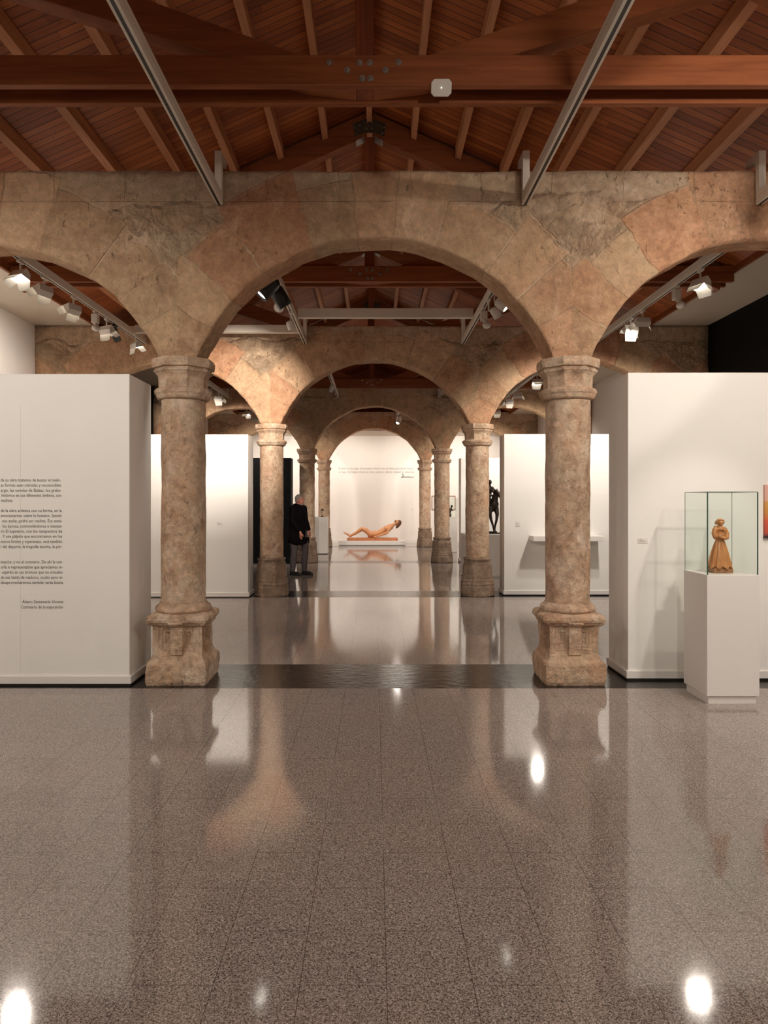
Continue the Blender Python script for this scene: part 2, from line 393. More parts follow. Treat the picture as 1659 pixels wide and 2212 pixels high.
# ---------------------------------------------------------------- setting
ROW = [6.22, 11.62, 17.73, 23.56]; HW = .17
SPR = [2.83, 2.84, 2.88, 2.93]; CRN = [3.885, 3.905, 3.96, 3.99]; TOP = [4.46, 4.46, 4.47, 4.55]
XL, XR, YB, YF = -5.6, 5.5, 25.8, -4.0
struct('floor', box(nb(), XL-.3, XR+.3, YF-.3, YB+.3, -.12, 0), M['floor'])
def wall_y(name, x, y0, y1, z1, m, s): return struct(name, box(nb(), min(x, x+s), max(x, x+s), y0, y1, 0, z1), m)
wall_y('wall_left', XL, YF, ROW[0], 4.75, M['wall'], -.2)
wall_y('wall_left', XL, ROW[0], ROW[1], 4.75, M['wall'], -.2)
wall_y('wall_left', XL, ROW[1], ROW[2], 4.75, M['black'], -.2)
wall_y('wall_left', XL, ROW[2], YB, 4.75, M['wall'], -.2)
wall_y('wall_right', XR, YF, ROW[0], 4.75, M['wall'], .2)
wall_y('wall_right', XR, ROW[0], ROW[1], 4.75, M['black'], .2)
wall_y('wall_right', XR, ROW[1], YB, 4.75, M['wall'], .2)
struct('wall_back', box(nb(), XL-.2, XR+.2, YB, YB+.2, 0, 4.05), M['wall'])
struct('wall_back', box(nb(), XL-.2, XR+.2, YB, YB+.2, 4.05, 6.8), M['beam'])
struct('wall_front', box(nb(), XL-.2, XR+.2, YF-.2, YF, 0, 6.8), M['wall'])
bm = box(nb(), XL, XR, YB-.02, YB, 0, .10); struct('baseboard_back', bm, M['trim'])
RX, RM = -.065, .44
def deck(side):
    bm = nb(); pts = [(RX, 6.56), (RX+side*4.70, 6.565-RM*4.70), (RX+side*4.70, 6.62-RM*4.70), (RX, 6.62)]
    return prism(bm, pts, YF, YB)
struct('ceiling', deck(-1), M['deck']); struct('ceiling', deck(1), M['deck'])
struct('ceiling', box(nb(), XL, -4.62, YF, ROW[3]-HW-.02, 4.47, 4.485), M['soffit'])
struct('ceiling', box(nb(), 4.55, XR, YF, ROW[3]-HW-.02, 4.47, 4.485), M['soffit'])
struct('trim_1', box(nb(), -4.64, -4.60, YF, ROW[3]-HW-.02, 4.468, 4.60), M['beam'])
struct('trim_2', box(nb(), 4.53, 4.57, YF, ROW[3]-HW-.02, 4.468, 4.58), M['beam'])
struct('ceiling', box(nb(), XL, XR, ROW[3]+HW+.02, YB, 3.96, 4.10), M['soffit'])

# ---------------------------------------------------------------- arcades
ARC = [(-3.435, -.055), (.005, 0), (3.445, 0)]
def arcade(i, label):
    yc, spr, top = ROW[i], SPR[i], TOP[i]; a = 1.55
    cols = []   # (x, zlow, archness)
    def pier(x0, x1, n):
        for k in range(n+1):
            x = x0+(x1-x0)*k/n; cols.append((x, spr, 0))
    pier(XL, ARC[0][0]-a-.012, 4)
    for j, (c, dz) in enumerate(ARC):
        rise = CRN[i]+dz-spr; R = (a*a+rise*rise)/(2*rise); cz = spr+rise-R; A = math.asin(min(1, a/R))
        n = 64
        for k in range(n+1):
            th = -A+2*A*k/n
            rr = R + .009*noise.noise(Vector((th*7+i*9+j*5, i*3.1, 0))) + (.008 if (int((th+3)/.235)) % 2 else 0)
            cols.append((c+rr*math.sin(th), cz+rr*math.cos(th), 1))
        x_end = ARC[j+1][0]-a-.012 if j < 2 else XR
        pier(c+a+.012, x_end, 5 if j < 2 else 3)
    bm = nb(); NV = 26; rings = []
    yf, yb = yc-HW, yc+HW
    for x, zl, ar in cols:
        ring = []
        ch = .014
        fr = []
        for k in range(NV+1):
            t = k/NV; z = top+(zl+ch-top)*t
            pv = Vector((x*2.2, z*2.2, i*7.3))
            dd = .012*noise.fractal(pv*1.5, 1, 2, 4)
            rub = max(0, min(1, (z-3.25)*2))*max(0, min(1, (4.25-z)*4))*max(0, 1-abs(((x-.005+1.72) % 3.44)-0)/1.05 if ((x-.005+1.72) % 3.44) < 1.72 else 1-abs(3.44-((x-.005+1.72) % 3.44))/1.05)
            dd += .03*rub*(noise.fractal(pv*4, .8, 2, 4))
            if k == 0: z += .012*noise.noise(Vector((x*1.7, 0, i)))
            fr.append((x, yf+dd, z))
        ring += fr
        for s_ in (0, .33, .66, 1):
            ring.append((x, yf+ch+(yb-yf-2*ch)*s_, zl+.006*noise.noise(Vector((x*5, s_*2, i)))))
        for k in range(NV, -1, -2):
            t = k/NV; z = top+(zl+ch-top)*t
            ring.append((x, yb+.012*noise.fractal(Vector((x*3, z*3, i*7.3+50)), 1, 2, 4), z))
        rings.append([bm.verts.new(p) for p in ring])
    for A_, B_ in zip(rings[:-1], rings[1:]):
        n = len(A_)
        for k in range(n):
            bm.faces.new((A_[k], A_[(k+1) % n], B_[(k+1) % n], B_[k]))
    bm.faces.new(rings[0][::-1]); bm.faces.new(rings[-1])
    return tag(obj('stone_arcade', bm, M['arcade'], smooth=True), label, 'arch')
arcade(0, 'nearest rough sandstone arcade wall, resting on the two big columns with panelled pedestals')
arcade(1, 'second sandstone arcade wall, brightly lit on its left spandrel, beyond the white cross beam')
arcade(2, 'third sandstone arcade wall, dim brown, seen through the second arch')
arcade(3, 'farthest and smallest sandstone arcade wall, just in front of the pale end wall')

# ---------------------------------------------------------------- columns
def sect(kind, t, r):
    """radius at angle t for a section: round, octagon or chamfered square of half width r"""
    if kind == 'o': return r
    if kind == '8':
        k = (t+PI/8) % (PI/4)-PI/8; return r/math.cos(k)
    k = (t+PI/4) % (PI/2)-PI/4; q = r/math.cos(k)
    return min(q, r*1.32) if kind == 'c' else q
def stack(bm, prof, n=64, seed=0, amp=.004, fn=None, cap=True):
    rings = []
    for z, r, kd in prof:
        ring = []
        for i in range(n):
            t = 2*PI*i/n
            rr = sect(kd, t, r)
            p = Vector((math.cos(t)*rr*4, math.sin(t)*rr*4, z*4+seed*17.7))
            rr += amp*(noise.fractal(p, 1, 2, 4))
            if fn: rr = fn(t, z, rr, r)
            ring.append(bm.verts.new((math.cos(t)*rr, math.sin(t)*rr, z)))
        rings.append(ring)
    for A_, B_ in zip(rings[:-1], rings[1:]):
        for i in range(n):
            j = (i+1) % n; bm.faces.new((A_[i], A_[j], B_[j], B_[i]))
    if cap: bm.faces.new(rings[0][::-1]); bm.faces.new(rings[-1])
    return bm
def dense(prof, dz):
    out = []
    for (z0, r0, k0), (z1, r1, k1) in zip(prof[:-1], prof[1:]):
        n = max(1, int(abs(z1-z0)/dz+.5))
        for q in range(n): out.append((z0+(z1-z0)*q/n, r0+(r1-r0)*q/n, k0))
    out.append(prof[-1]); return out
def column(i, x, seed, label, r=.195):
    y = ROW[i]; s = SPR[i]
    root = thing('stone_column', label, 'column', (x, y, 0))
    near = i == 0
    zb = .66 if near else .63
    zt = s-.34
    # base
    if near:
        prof = [(0, .252, 's'), (.03, .262, 's'), (.10, .266, 's'), (.17, .262, 's'), (.19, .256, 's'), (.215, .232, 's'), (.24, .222, 's'), (.27, .214, 's'), (.50, .216, 's'), (.512, .240, 's'),
                (.53, .258, 's'), (.56, .268, 's'), (.585, .262, 's'), (.60, .240, 's'), (.612, .215, 'c')]
        prof = dense(prof, .009)
        def fn(t, z, rr, r):
            k = (t+PI/4) % (PI/2)-PI/4; u = math.tan(k)               # -1..1 across a face
            d = 0
            if .25 < z < .535:
                au = abs(u)
                inb = 1 if .24 < au < .90 else 0
                if inb:
                    d = .012
                    if .30 < au < .80 and .275 < z < .505: d = .030
                    if .38 < au < .72 and .305 < z < .475: d = .046
                    if .46 < au < .64 and .335 < z < .445: d = .060
                if au <= .24: d = -.016
            if z > .5 and abs(u) < .3: d -= .006
            p = Vector((math.cos(t)*rr*6, math.sin(t)*rr*6, z*6+seed*3.3))
            er = noise.fractal(p, .8, 2, 5)
            d += .007*er+.004*noise.fractal(p*3.5, .8, 2, 4)
            c = max(0, abs(u)-.80)/.2                                 # broken corners
            d += c*.020*max(-.2, .2+noise.noise(p*1.1))*(1.8 if z > .5 else 1)
            return rr-d
        bm = stack(nb(), prof, 320, seed, .003, fn)
        obj('base', bm, M['column'], root, False)
        bm = stack(nb(), dense([(.605, .205, 'o'), (.61, .232, 'o'), (.63, .245, 'o'), (.655, .24, 'o'), (.668, .222, 'o'), (.675, .212, 'o'), (.69, .206, 'o')], .01), 72, seed, .006)
        obj('base_ring', bm, M['column'], root, True)
        zb = .68
    else:
        prof = [(0, .268, '8'), (.03, .272, '8'), (.17, .264, '8'), (.175, .252, '8'), (.19, .262, '8'), (.215, .262, '8'), (.225, .248, '8'), (.25, .252, '8'), (.275, .252, '8'), (.285, .235, '8'),
                (.30, .238, '8'), (.49, .232, '8'), (.57, .208, '8'), (.585, .208, '8'), (.60, .222, '8'), (.625, .222, '8'), (.635, .200, '8')]
        obj('base', stack(nb(), dense(prof, .02), 96, seed, .008), M['column_dark'], root, True)
    # shaft
    n = 60; prof = [(zb-.01+(zt-zb+.02)*k/n, r*(1.0-.02*abs(k/n-.45)), 'o') for k in range(n+1)]
    lean = .02*noise.noise(Vector((seed, 3, 1)))
    bm = stack(nb(), prof, 72, seed, .007)
    obj('shaft', bm, M['column'], root, True)
    # capital: astragal, octagonal neck, stepped abacus
    c = [(zt-.01, .205, 'o'), (zt, .225, 'o'), (zt+.02, .236, 'o'), (zt+.03, .238, 'o'), (zt+.045, .25, 'o'), (zt+.07, .252, 'o'), (zt+.085, .238, 'o'), (zt+.09, .215, 'o')]
    obj('necking_ring', stack(nb(), dense(c, .006), 72, seed+1, .0025), M['column'], root, True)
    c = [(zt+.085, .198, '8'), (zt+.185, .200, '8'), (zt+.20, .206, '8'), (zt+.225, .226, '8'), (zt+.232, .236, '8'), (zt+.250, .240, '8'), (zt+.256, .226, '8'), (zt+.264, .228, '8'), (zt+.270, .250, '8'),
         (zt+.30, .256, '8'), (zt+.325, .256, '8'), (s+.008, .250, '8')]
    o = obj('capital', stack(nb(), dense(c, .006), 96, seed+2, .003), M['column'], root, False)
    return root
CX = 1.72
column(0, -CX+.01, 1, 'nearest left sandstone column on a panelled square pedestal, beside the text panel')
column(0, CX+.01, 2, 'nearest right sandstone column on a panelled square pedestal, its shaft pitted and scratched')
column(1, -CX, 3, 'second left sandstone column with octagonal dark base, left of the standing man')
column(1, CX, 4, 'second right sandstone column with ringed dark base, just left of the bronze rider')
column(2, -CX, 5, 'third left sandstone column, directly behind the standing man')
column(2, CX, 6, 'third right sandstone column with octagonal base, left of the bright panel edge')
column(3, -CX+.01, 7, 'farthest left slender sandstone column, behind the small white pedestal')
column(3, CX-.01, 8, 'farthest right slender sandstone column, right of the reclining figure')

# ---------------------------------------------------------------- roof timbers
TR = [4.6, 8.75, 12.85, 16.9]
def truss(i, label):
    y = TR[i]; root = thing('roof_truss', label, 'truss', (RX, y, 0))
    for a, b in ((0, .058), (.215, .268)):
        obj('tie_beam', bevel(box(nb(), -4.53, 4.6, a, b, 4.348, 4.547), .004), M['beam'], root)
    obj('king_post', bevel(box(nb(), -.06, .06, .06, .213, 4.36, 6.2), .004), M['beamz'], root)
    for s in (-1, 1):
        pts = [(s*.30, 4.44), (s*.74, 4.547), (s*2.42, 5.14), (s*2.30, 5.19), (s*2.22, 5.20), (s*.35, 4.55)]
        pts = [(s*.06, 4.36), (s*.40, 4.40), (s*2.56, 5.08), (s*2.22, 5.23), (s*.06, 4.45)]
        obj('strut', bevel(prism(nb(), pts, .062, .211), .003), M['beam'], root)
        pts = [(s*.061, 6.197), (s*4.45, 6.197-RM*4.40), (s*4.5, 6.50-RM*4.5), (s*.061, 6.50)]
        obj('principal_rafter', bevel(prism(nb(), pts, .065, .208), .003), M['beam'], root)
    g = nb(); prism(g, [(-.21, 6.36), (-.185, 6.21), (-.06, 6.25), (.06, 6.25), (.185, 6.21), (.21, 6.36), (.07, 6.42), (-.07, 6.42)], .052, .064)
    gp = obj('gusset_plate', g, M['plate'], root)
    for bx, bz in ((-.19, 6.31), (-.12, 6.34), (-.035, 6.37), (.035, 6.37), (.12, 6.34), (.19, 6.31), (-.035, 6.30), (.035, 6.30), (-.165, 6.24), (.165, 6.24)):
        obj('gusset_bolt', rod(nb(), (bx, .053, bz), (bx, .043, bz), .008, n=8), M['zinc'], gp)
    for s in (-1, 1):
        obj('rafter_shoe', prism(nb(), [(s*.065, 6.195), (s*.17, 6.145), (s*.17, 6.155), (s*.065, 6.207)], .055, .20), M['zinc'], root)
    bz0 = [(.0, 0)]
    for px, py in ((711, 135), (777, 136), (799, 136), (861, 135), (750, 152), (833, 152), (783, 170), (800, 170)):
        bx = PX(px, 4.6)-RX; bz = PZ(py, 4.6)
        b = rod(nb(), (bx, 0, bz), (bx, -.006, bz), .021, n=16); b2 = rod(b, (bx, -.004, bz), (bx, -.02, bz), .011, n=6)
        obj('bolt', b2, M['zinc'], root)
    return root
truss(0, 'nearest red timber roof truss with bolted double tie beam, high above the foreground')
truss(1, 'second red timber roof truss, its apex plate seen just above the nearest stone wall')
truss(2, 'third red timber roof truss, seen through the nearest arch above the white cross beam')
truss(3, 'farthest red timber roof truss, seen only through the second arch')
SEG = [(YF+.0, TR[0]+.045, 'overhead in front of the nearest truss'), (TR[0]+.21, TR[1]+.045, 'between the nearest and second trusses'),
       (TR[1]+.21, TR[2]+.045, 'between the second and third trusses'), (TR[2]+.21, TR[3]+.045, 'between the third and farthest trusses')]
ORD = ['', 'first', 'second', 'third', 'fourth', 'fifth', 'sixth', 'seventh']
for si, (a, b, where) in enumerate(SEG):
    for k in range(-7, 8):
        X = RX+k*.56; zb = 6.41-RM*abs(k)*.56
        if si in (3,) and abs(k) > 4: continue
        bm = nb(); hw = .034; dz = RM*hw if k else 0; s = 1 if k > 0 else -1
        pts = [(X-hw, zb+s*dz), (X+hw, zb-s*dz), (X+hw, zb+.135-s*dz), (X-hw, zb+.135+s*dz)]
        if k == 0: pts = [(X-hw, 6.38), (X+hw, 6.38), (X+hw, 6.53), (X-hw, 6.53)]
        prism(bm, pts, a, b)
        which = 'ridge purlin' if k == 0 else 'purlin %s %s of the ridge,' % (ORD[abs(k)], 'right' if k > 0 else 'left')
        tag(obj('roof_purlin', bm, M['purlin']), '%s %s' % (which, where), 'beam', 'purlins under the roof boards')

# ---------------------------------------------------------------- lighting tracks
TZ = 4.155
def track(x, y0, y1, label, bracket=True, w=.058, h=.10, bz=4.60):
    root = thing('light_track', label, 'track', (x, y1, TZ))
    obj('rail', bevel(box(nb(), -w/2, w/2, y0-y1, -.002, 0, h), .003), M['steel'], root)
    obj('groove', box(nb(), -.010, .010, y0-y1+.01, -.01, -.003, .001), M['groove'], root)
    obj('side_slot', box(nb(), -w/2-.002, w/2+.002, y0-y1+.01, -.01, .055, .060), M['soffit'], root)
    if bracket:
        bm = box(nb(), -w/2, w/2, -.0595, -.0025, h+.001, bz-TZ); box(bm, -w/2, w/2, -.002, .16, bz-TZ-.055, bz-TZ)
        obj('bracket', bm, M['steel'], root)
    return root
fy = [r-HW-.022 for r in ROW]
track(-1.345, YF+.05, fy[0], 'long cream track rail overhead, left of the nearest arch')
track(1.305, YF+.05, fy[0], 'long cream track rail overhead, right of the nearest arch')
track(3.335, YF+.05, fy[0], 'cream track rail whose end bracket shows at the far right edge')
track(-3.75, YF+.05, fy[0], 'cream track rail overhead at far left, out of view')
b0 = ROW[0]+HW+.06
track(-1.14, b0, fy[1], 'cream track rail carrying the black spotlights, seen through the nearest arch')
track(1.455, b0, fy[1], 'cream track rail with the cluster of white spotlights, right side of nearest arch')
track(-3.78, b0, fy[1], 'cream track rail with barn door floodlights inside the left arch', bracket=False)
track(3.61, b0, fy[1], 'cream track rail with barn door floodlights inside the right arch', bracket=False)
b1 = ROW[1]+HW+.06
track(-.93, b1, fy[2], 'short bare cream track rail in the second arch, left')
track(1.62, b1, fy[2], 'cream track rail in the second arch, right')
track(-3.70, b1, fy[2], 'small cream track rail seen between the left columns')
track(3.30, b1, fy[2], 'small cream track rail behind the nearest right capital', bracket=False)
b2 = ROW[2]+HW+.06
track(.74, b2, fy[3], 'short track rail before the farthest arch, holding one spotlight', bz=4.66)
track(-3.55, b2, fy[3], 'distant track rail deep in the left aisle', bracket=False)
track(3.35, b2, fy[3], 'distant track rail deep in the right aisle', bracket=False)
def cross(x0, x1, y, z0, z1, label, collar=None):
    root = thing('cross_beam', label, 'beam', ((x0+x1)/2, y, z0))
    L = (x1-x0)/2
    obj('beam_tube', bevel(box(nb(), -L, L, 0, .08, 0, z1-z0), .004), M['steel'], root)
    obj('lower_lip', box(nb(), -L, L, -.006, -.0005, .0, .035), M['steel'], root)
    return root
cross(-1.105, 1.42, 9.96, 4.21, 4.345, 'cream horizontal cross beam joining the two inner tracks in the nearest arch')
cross(-3.745, -1.175, 10.85, 4.21, 4.33, 'cream horizontal cross beam behind the nearest left column')

# ---------------------------------------------------------------- lamps
def aimq(d): return Vector(d).normalized().to_track_quat('-Z', 'Y').to_matrix().to_4x4()
def light(name, root, pos, d, power, size, blend, rad, col=WARM, kind='SPOT'):
    L = bpy.data.lights.new(name, kind); L.energy = power; L.color = col
    if kind == 'SPOT': L.spot_size = math.radians(size); L.spot_blend = blend
    L.shadow_soft_size = rad
    o = bpy.data.objects.new(name, L); COL.objects.link(o); o.parent = root
    o.matrix_local = Matrix.Translation(pos) @ aimq(d); return o
def tf(bm, mt): bmesh.ops.transform(bm, matrix=mt, verts=bm.verts[:]); return bm
def mount(root, m, drop):
    obj('adapter', bevel(box(nb(), -.018, .018, -.055, .055, -.035, -.004), .003), m, root)
    obj('stem', rod(nb(), (0, 0, -.034), (0, 0, -drop), .011, n=10), m, root)
def flood(x, y, aim, power, label, size=110, blend=.6, drop=.11, doors='tblr', lit=True, col=WARM, group=None, glow=True):
    root = thing('barn_door_floodlight', label, 'lamp', (x, y, TZ), group)
    mount(root, M['lampw'], drop)
    c = Vector((0, 0, -drop-.045)); mt = Matrix.Translation(c) @ aimq(aim)
    # housing local: emits along -Z; X is wide
    bm = nb(); W, H, w2, h2 = .10, .062, .055, .022
    a = [bm.verts.new(p) for p in ((-W, -H, -.05), (W, -H, -.05), (W, H, -.05), (-W, H, -.05))]
    b = [bm.verts.new(p) for p in ((-W, -h2-.02, .015), (W, -h2-.02, .015), (W, h2, .05), (-W, h2, .05))]
    for q in range(4):
        r_ = (q+1) % 4; bm.faces.new((a[q], a[r_], b[r_], b[q]))
    bm.faces.new(b[::-1])
    obj('housing', tf(bm, mt), M['lampw'], root)
    obj('lamp_face', tf(box(nb(), -W+.01, W-.01, -H+.01, H-.01, -.046, -.043), mt), M['glow'] if glow else M['bulbglass'], root)
    for k in doors:
        bm = nb()
        if k in 'tb':
            s = 1 if k == 't' else -1
            v = [(-W, s*H, -.05), (W, s*H, -.05), (W*.78, s*(H+.045), -.13), (-W*.78, s*(H+.045), -.13)]
        else:
            s = 1 if k == 'r' else -1
            v = [(s*W, -H, -.05), (s*W, H, -.05), (s*(W+.05), H*.75, -.12), (s*(W+.05), -H*.75, -.12)]
        vv = [bm.verts.new(p) for p in v]; f = bm.faces.new(vv)
        r_ = bmesh.ops.solidify(bm, geom=[f], thickness=.003)
        obj('barn_door', tf(bm, mt), M['lampw'], root)
    if power: light('bulb', root, c+Vector(aim).normalized()*.15, aim, power, size, blend, .09, col)
    return root
def cyl(x, y, aim, power, label, m='lampw', r=.05, L=.16, size=60, blend=.4, drop=.13, col=WARM, glow=True, name='spotlight', rad=.035, off=(0, 0)):
    root = thing(name, label, 'lamp', (x, y, TZ))
    mount(root, M[m], drop)
    a = Vector(aim).normalized(); c = Vector((off[0], off[1], -drop-.02))
    if off != (0, 0): obj('arm', rod(nb(), (0, 0, -drop), tuple(c), .008, n=8), M[m], root)
    bm = nb(); mt = Matrix.Translation(c) @ aimq(aim); n = 24
    prof = [(L*.5, .0), (L*.5, r*.55), (L*.42, r*.9), (L*.3, r), (-L*.5, r), (-L*.5, r*.9), (-L*.36, r*.86)]
    rings = [[bm.verts.new((q*math.cos(2*PI*i/n), q*math.sin(2*PI*i/n), z)) for i in range(n)] for z, q in prof[1:]]
    for A_, B_ in zip(rings[:-1], rings[1:]):
        for i in range(n): j = (i+1) % n; bm.faces.new((A_[i], A_[j], B_[j], B_[i]))
    bm.faces.new(rings[0])
    obj('housing', tf(bm, mt), M[m], root, True)
    bm = nb(); ball(bm, (0, 0, -L*.40), r*.85, (1, 1, .18), u=20, v=8)
    obj('lamp_face', tf(bm, mt), M['glow'] if glow else M['bulbglass'], root, True)
    if power: light('bulb', root, c+a*(L*.5+.015), aim, power, size, blend, rad, col)
    return root
def sensor(x, y, label):
    root = thing('bulb_spotlight', label, 'lamp', (x, y, TZ))
    obj('adapter', bevel(box(nb(), -.018, .018, -.05, .05, -.035, -.004), .003), M['lampw'], root)
    obj('transformer_box', bevel(box(nb(), -.045, .045, -.04, .04, -.17, -.045), .008), M['lampw'], root)
    bm = nb(); limb(bm, [(0, -.01, -.17, .022), (.03, -.04, -.21, .03)]); ball(bm, (.03, -.05, -.245), .056, (1, 1, .82))
    obj('bulb_head', bm, M['lampw'], root, True)
    return root

# bay between the nearest and second arcades, left aisle
flood(-3.78, 7.41, (-.15, -.35, -1), 60, 'bright barn door floodlight at far left, facing the viewer', doors='tbr')
flood(-3.78, 7.95, (-.9, .3, -.8), 45, 'barn door floodlight seen side on, just behind the brightest left one')
flood(-3.78, 8.72, (-.8, .35, -.6), 110, 'barn door floodlight turned left, second along the left rail')
sensor(-3.78, 9.4, 'small white box lamp hanging mid way along the left rail')
flood(-3.78, 9.80, (.35, .75, -1.4), 40, 'barn door floodlight touching the black spotlight on the left rail', size=100)
cyl(-3.78, 10.12, (.2, .7, -1), 30, 'black cylinder spotlight near the end of the left rail', 'lampb', .055, .20, 60, glow=False)
flood(-3.70, 10.75, (.25, .25, -1), 25, 'barn door floodlight hanging from the left cross beam, beside the column', doors='tb')
# right aisle
flood(3.61, 7.69, (-.2, -.1, -1), 60, 'bright barn door floodlight on the right rail, glaring at the viewer', doors='tbl')
sensor(3.61, 8.3, 'round white bulb lamp hanging under the right rail')
flood(3.61, 9.35, (-.1, .95, -1), 120, 'upper small barn door floodlight on the right rail', doors='lr')
flood(3.61, 9.78, (-.2, .9, -1), 100, 'lower barn door floodlight at the end of the right rail', doors='tbr')
# inner rails
cyl(-1.14, 7.62, (-.70, -.15, -.80), 60, 'large black cylinder spotlight, brightest, peeking under the nearest arch', 'lampb', .095, .26, 60, .3, off=(-.03, 0), drop=.20)
cyl(-1.14, 7.95, (.5, .3, -.8), 25, 'second large black cylinder spotlight with cable, pointing away', 'lampb', .085, .24, 50, .3, glow=False, drop=.20, off=(.05, .06))
cyl(-1.14, 8.35, (-1.15, 3.1, -1.0), 400, 'white round spotlight hidden behind the two black ones', 'lampw', .06, .13, 54, .8, drop=.2)
cyl(-1.14, 9.45, (.35, .2, -1), 0, 'unlit small white spotlight low on the left inner rail', 'lampw', .055, .12, glow=False, drop=.16)
cyl(1.455, 8.42, (.75, -.2, -.7), 60, 'lit white bell spotlight on the right inner rail', 'lampw', .07, .16, 70, .4, off=(.09, 0), drop=.16)
cyl(1.455, 8.85, (.6, .2, -.9), 30, 'white bell spotlight just below the lit one, right inner rail', 'lampw', .06, .15, 60, .4, glow=False, off=(.09, 0), drop=.15)
sensor(1.455, 9.25, 'white box lamp with coiled cable on the right inner rail')
# third bay
flood(-3.70, 15.4, (-.3, .9, -.9), 110, 'small lit floodlight beside the nearest left capital, in the far aisle', doors='tb')
flood(-3.70, 16.5, (.2, .8, -.9), 60, 'small white barn door lamp at the end of the far left rail')
flood(3.30, 14.1, (.0, -.35, -1), 90, 'bright floodlight peeking out beside the nearest right capital', doors='tb')
flood(3.30, 16.0, (.3, .9, -1), 90, 'thin lit floodlight below the bright one, right far aisle', doors='lr')
flood(3.30, 17.0, (-.2, .8, -1), 60, 'small barn door lamp low in the right far aisle')
cyl(-.93, 15.0, (-.6, .6, -1), 40, 'spotlight over the middle of the third bay, mostly hidden, left rail')
cyl(1.62, 13.8, (.1, .9, -.8), 70, 'spotlight over the middle of the third bay, mostly hidden, right rail')
cyl(1.62, 15.1, (.5, .5, -.9), 70, 'second hidden spotlight over the third bay, right rail')
# fourth bay
cyl(.74, 21.4, (-.35, -.4, -.6), 40, 'small bright spotlight hanging at the crown of the third arch', 'lampw', .06, .16, 110, .6)
cyl(.74, 20.4, (.2, .3, -1), 60, 'spotlight just before the crown of the third arch', 'lampw', .06, .16, 110, .6)
flood(-3.55, 19.3, (-.1, -.2, -1), 80, 'very bright distant floodlight in the left aisle', doors='tb')
flood(-3.55, 20.7, (.1, .9, -.8), 130, 'thin distant floodlight beyond the bright one in the left aisle', doors='lr')
flood(3.35, 19.0, (.1, .6, -1), 130, 'distant lit floodlight at the right capital of the second arch', doors='tb')
flood(3.35, 21.2, (.0, .9, -.8), 110, 'farthest floodlight in the right aisle', doors='tb')
# hidden washers added behind the farthest arcade to brighten the end wall
for x, lab in ((-3.4, 'added wall washer behind the farthest left arch, brightening the end wall'), (-1.1, 'added wall washer left of centre behind the farthest arcade'),
               (1.2, 'added wall washer right of centre behind the farthest arcade'), (3.4, 'added wall washer behind the farthest right arch')):
    root = thing('added_wall_washer', lab, 'lamp', (x, 23.95, 3.955))
    mount(root, M['lampw'], .06)
    c = Vector((0, 0, -.09)); a = (0, .75, -.72)
    obj('housing', tf(bevel(box(nb(), -.12, .12, -.05, .05, -.035, .035), .004), Matrix.Translation(c) @ aimq(a)), M['lampw'], root)
    obj('lamp_face', tf(box(nb(), -.11, .11, -.04, .04, -.039, -.036), Matrix.Translation(c) @ aimq(a)), M['glow'], root)
    light('bulb', root, c+Vector(a).normalized()*.05, a, 78, 140, .8, .06)
cyl(3.335, 4.55, (-.50, 1.0, -2.75), 55, 'round spotlight on the right overhead rail, straight above the glass case', size=42, blend=.5)
# unseen floodlights added over the camera's own bay for overall fill
for x, y, aim, p, lab in (
    (-3.75, 3.0, (.10, .8, -.75), 105, 'added fill floodlight on the far left overhead rail, aimed at the text panel'),
    (-3.75, .6, (.3, .8, -1), 70, 'added fill floodlight overhead behind the viewer, far left rail'),
    (3.335, 3.3, (.05, .9, -.75), 118, 'added fill floodlight on the right overhead rail, aimed at the glass case'),
    (3.335, .8, (-.2, .8, -1), 80, 'added fill floodlight overhead behind the viewer, right rail'),
    (-1.345, .9, (-.1, .7, -1), 70, 'added fill floodlight overhead behind the viewer on the left inner rail'),
    (1.305, 1.0, (.25, .85, -.45), 75, 'added fill floodlight overhead behind the viewer on the right inner rail'),
    (-1.345, -2.0, (0, -.4, -1), 80, 'added fill floodlight overhead well behind the viewer, left'),
    (1.305, -2.0, (0, -.4, -1), 80, 'added fill floodlight overhead well behind the viewer, right')):
    flood(x, y, aim, p, lab, size=125, blend=.7)
cyl(3.335, 2.6, (-.42, 1.0, -.12), 60, 'round spotlight on the right overhead rail, grazing the arcade spandrel', size=50, blend=.25)

# ---------------------------------------------------------------- partitions
def partition(x0, x1, y0, y1, z1, m, label, open_side, name='display_partition', skirt=True):
    root = thing(name, label, 'partition', ((x0+x1)/2, y0, 0))
    cx = (x0+x1)/2
    obj('panel', bevel(box(nb(), x0-cx, x1-cx, 0, y1-y0, .02, z1), .004), m, root)
    if skirt:
        t = .018; ax0 = x0-cx-(t if open_side < 0 else 0); ax1 = x1-cx+(t if open_side > 0 else 0)
        obj('skirting', bevel(box(nb(), ax0, ax1, -t, y1-y0+t, .016, .085), .004), M['trim'], root)
        obj('shadow_gap', box(nb(), ax0+.01, ax1-.01, -t+.012, y1-y0+t-.012, 0, .02), M['gap'], root)
    return root
p1 = partition(-4.9, -2.108, 5.975, 6.55, 2.68, M['white'], 'large off-white partition with printed Spanish text, left foreground', 1)
partition(2.247, 4.9, 6.155, 6.66, 2.725, M['white'], 'large off-white partition behind the glass case, right foreground', -1)
partition(-5.0, -2.06, 11.32, 11.78, 2.66, M['white'], 'white partition behind the nearest left column', 1)
partition(2.16, 5.0, 11.57, 11.98, 2.69, M['white'], 'white partition with a wall shelf behind the nearest right column', -1)
partition(-4.9, -2.07, 17.15, 17.62, 2.63, M['black'], 'tall black partition behind the man, left of him', 1, skirt=False)
partition(2.18, 4.9, 17.52, 17.98, 2.65, M['white'], 'farthest white partition, behind the bronze rider', -1)
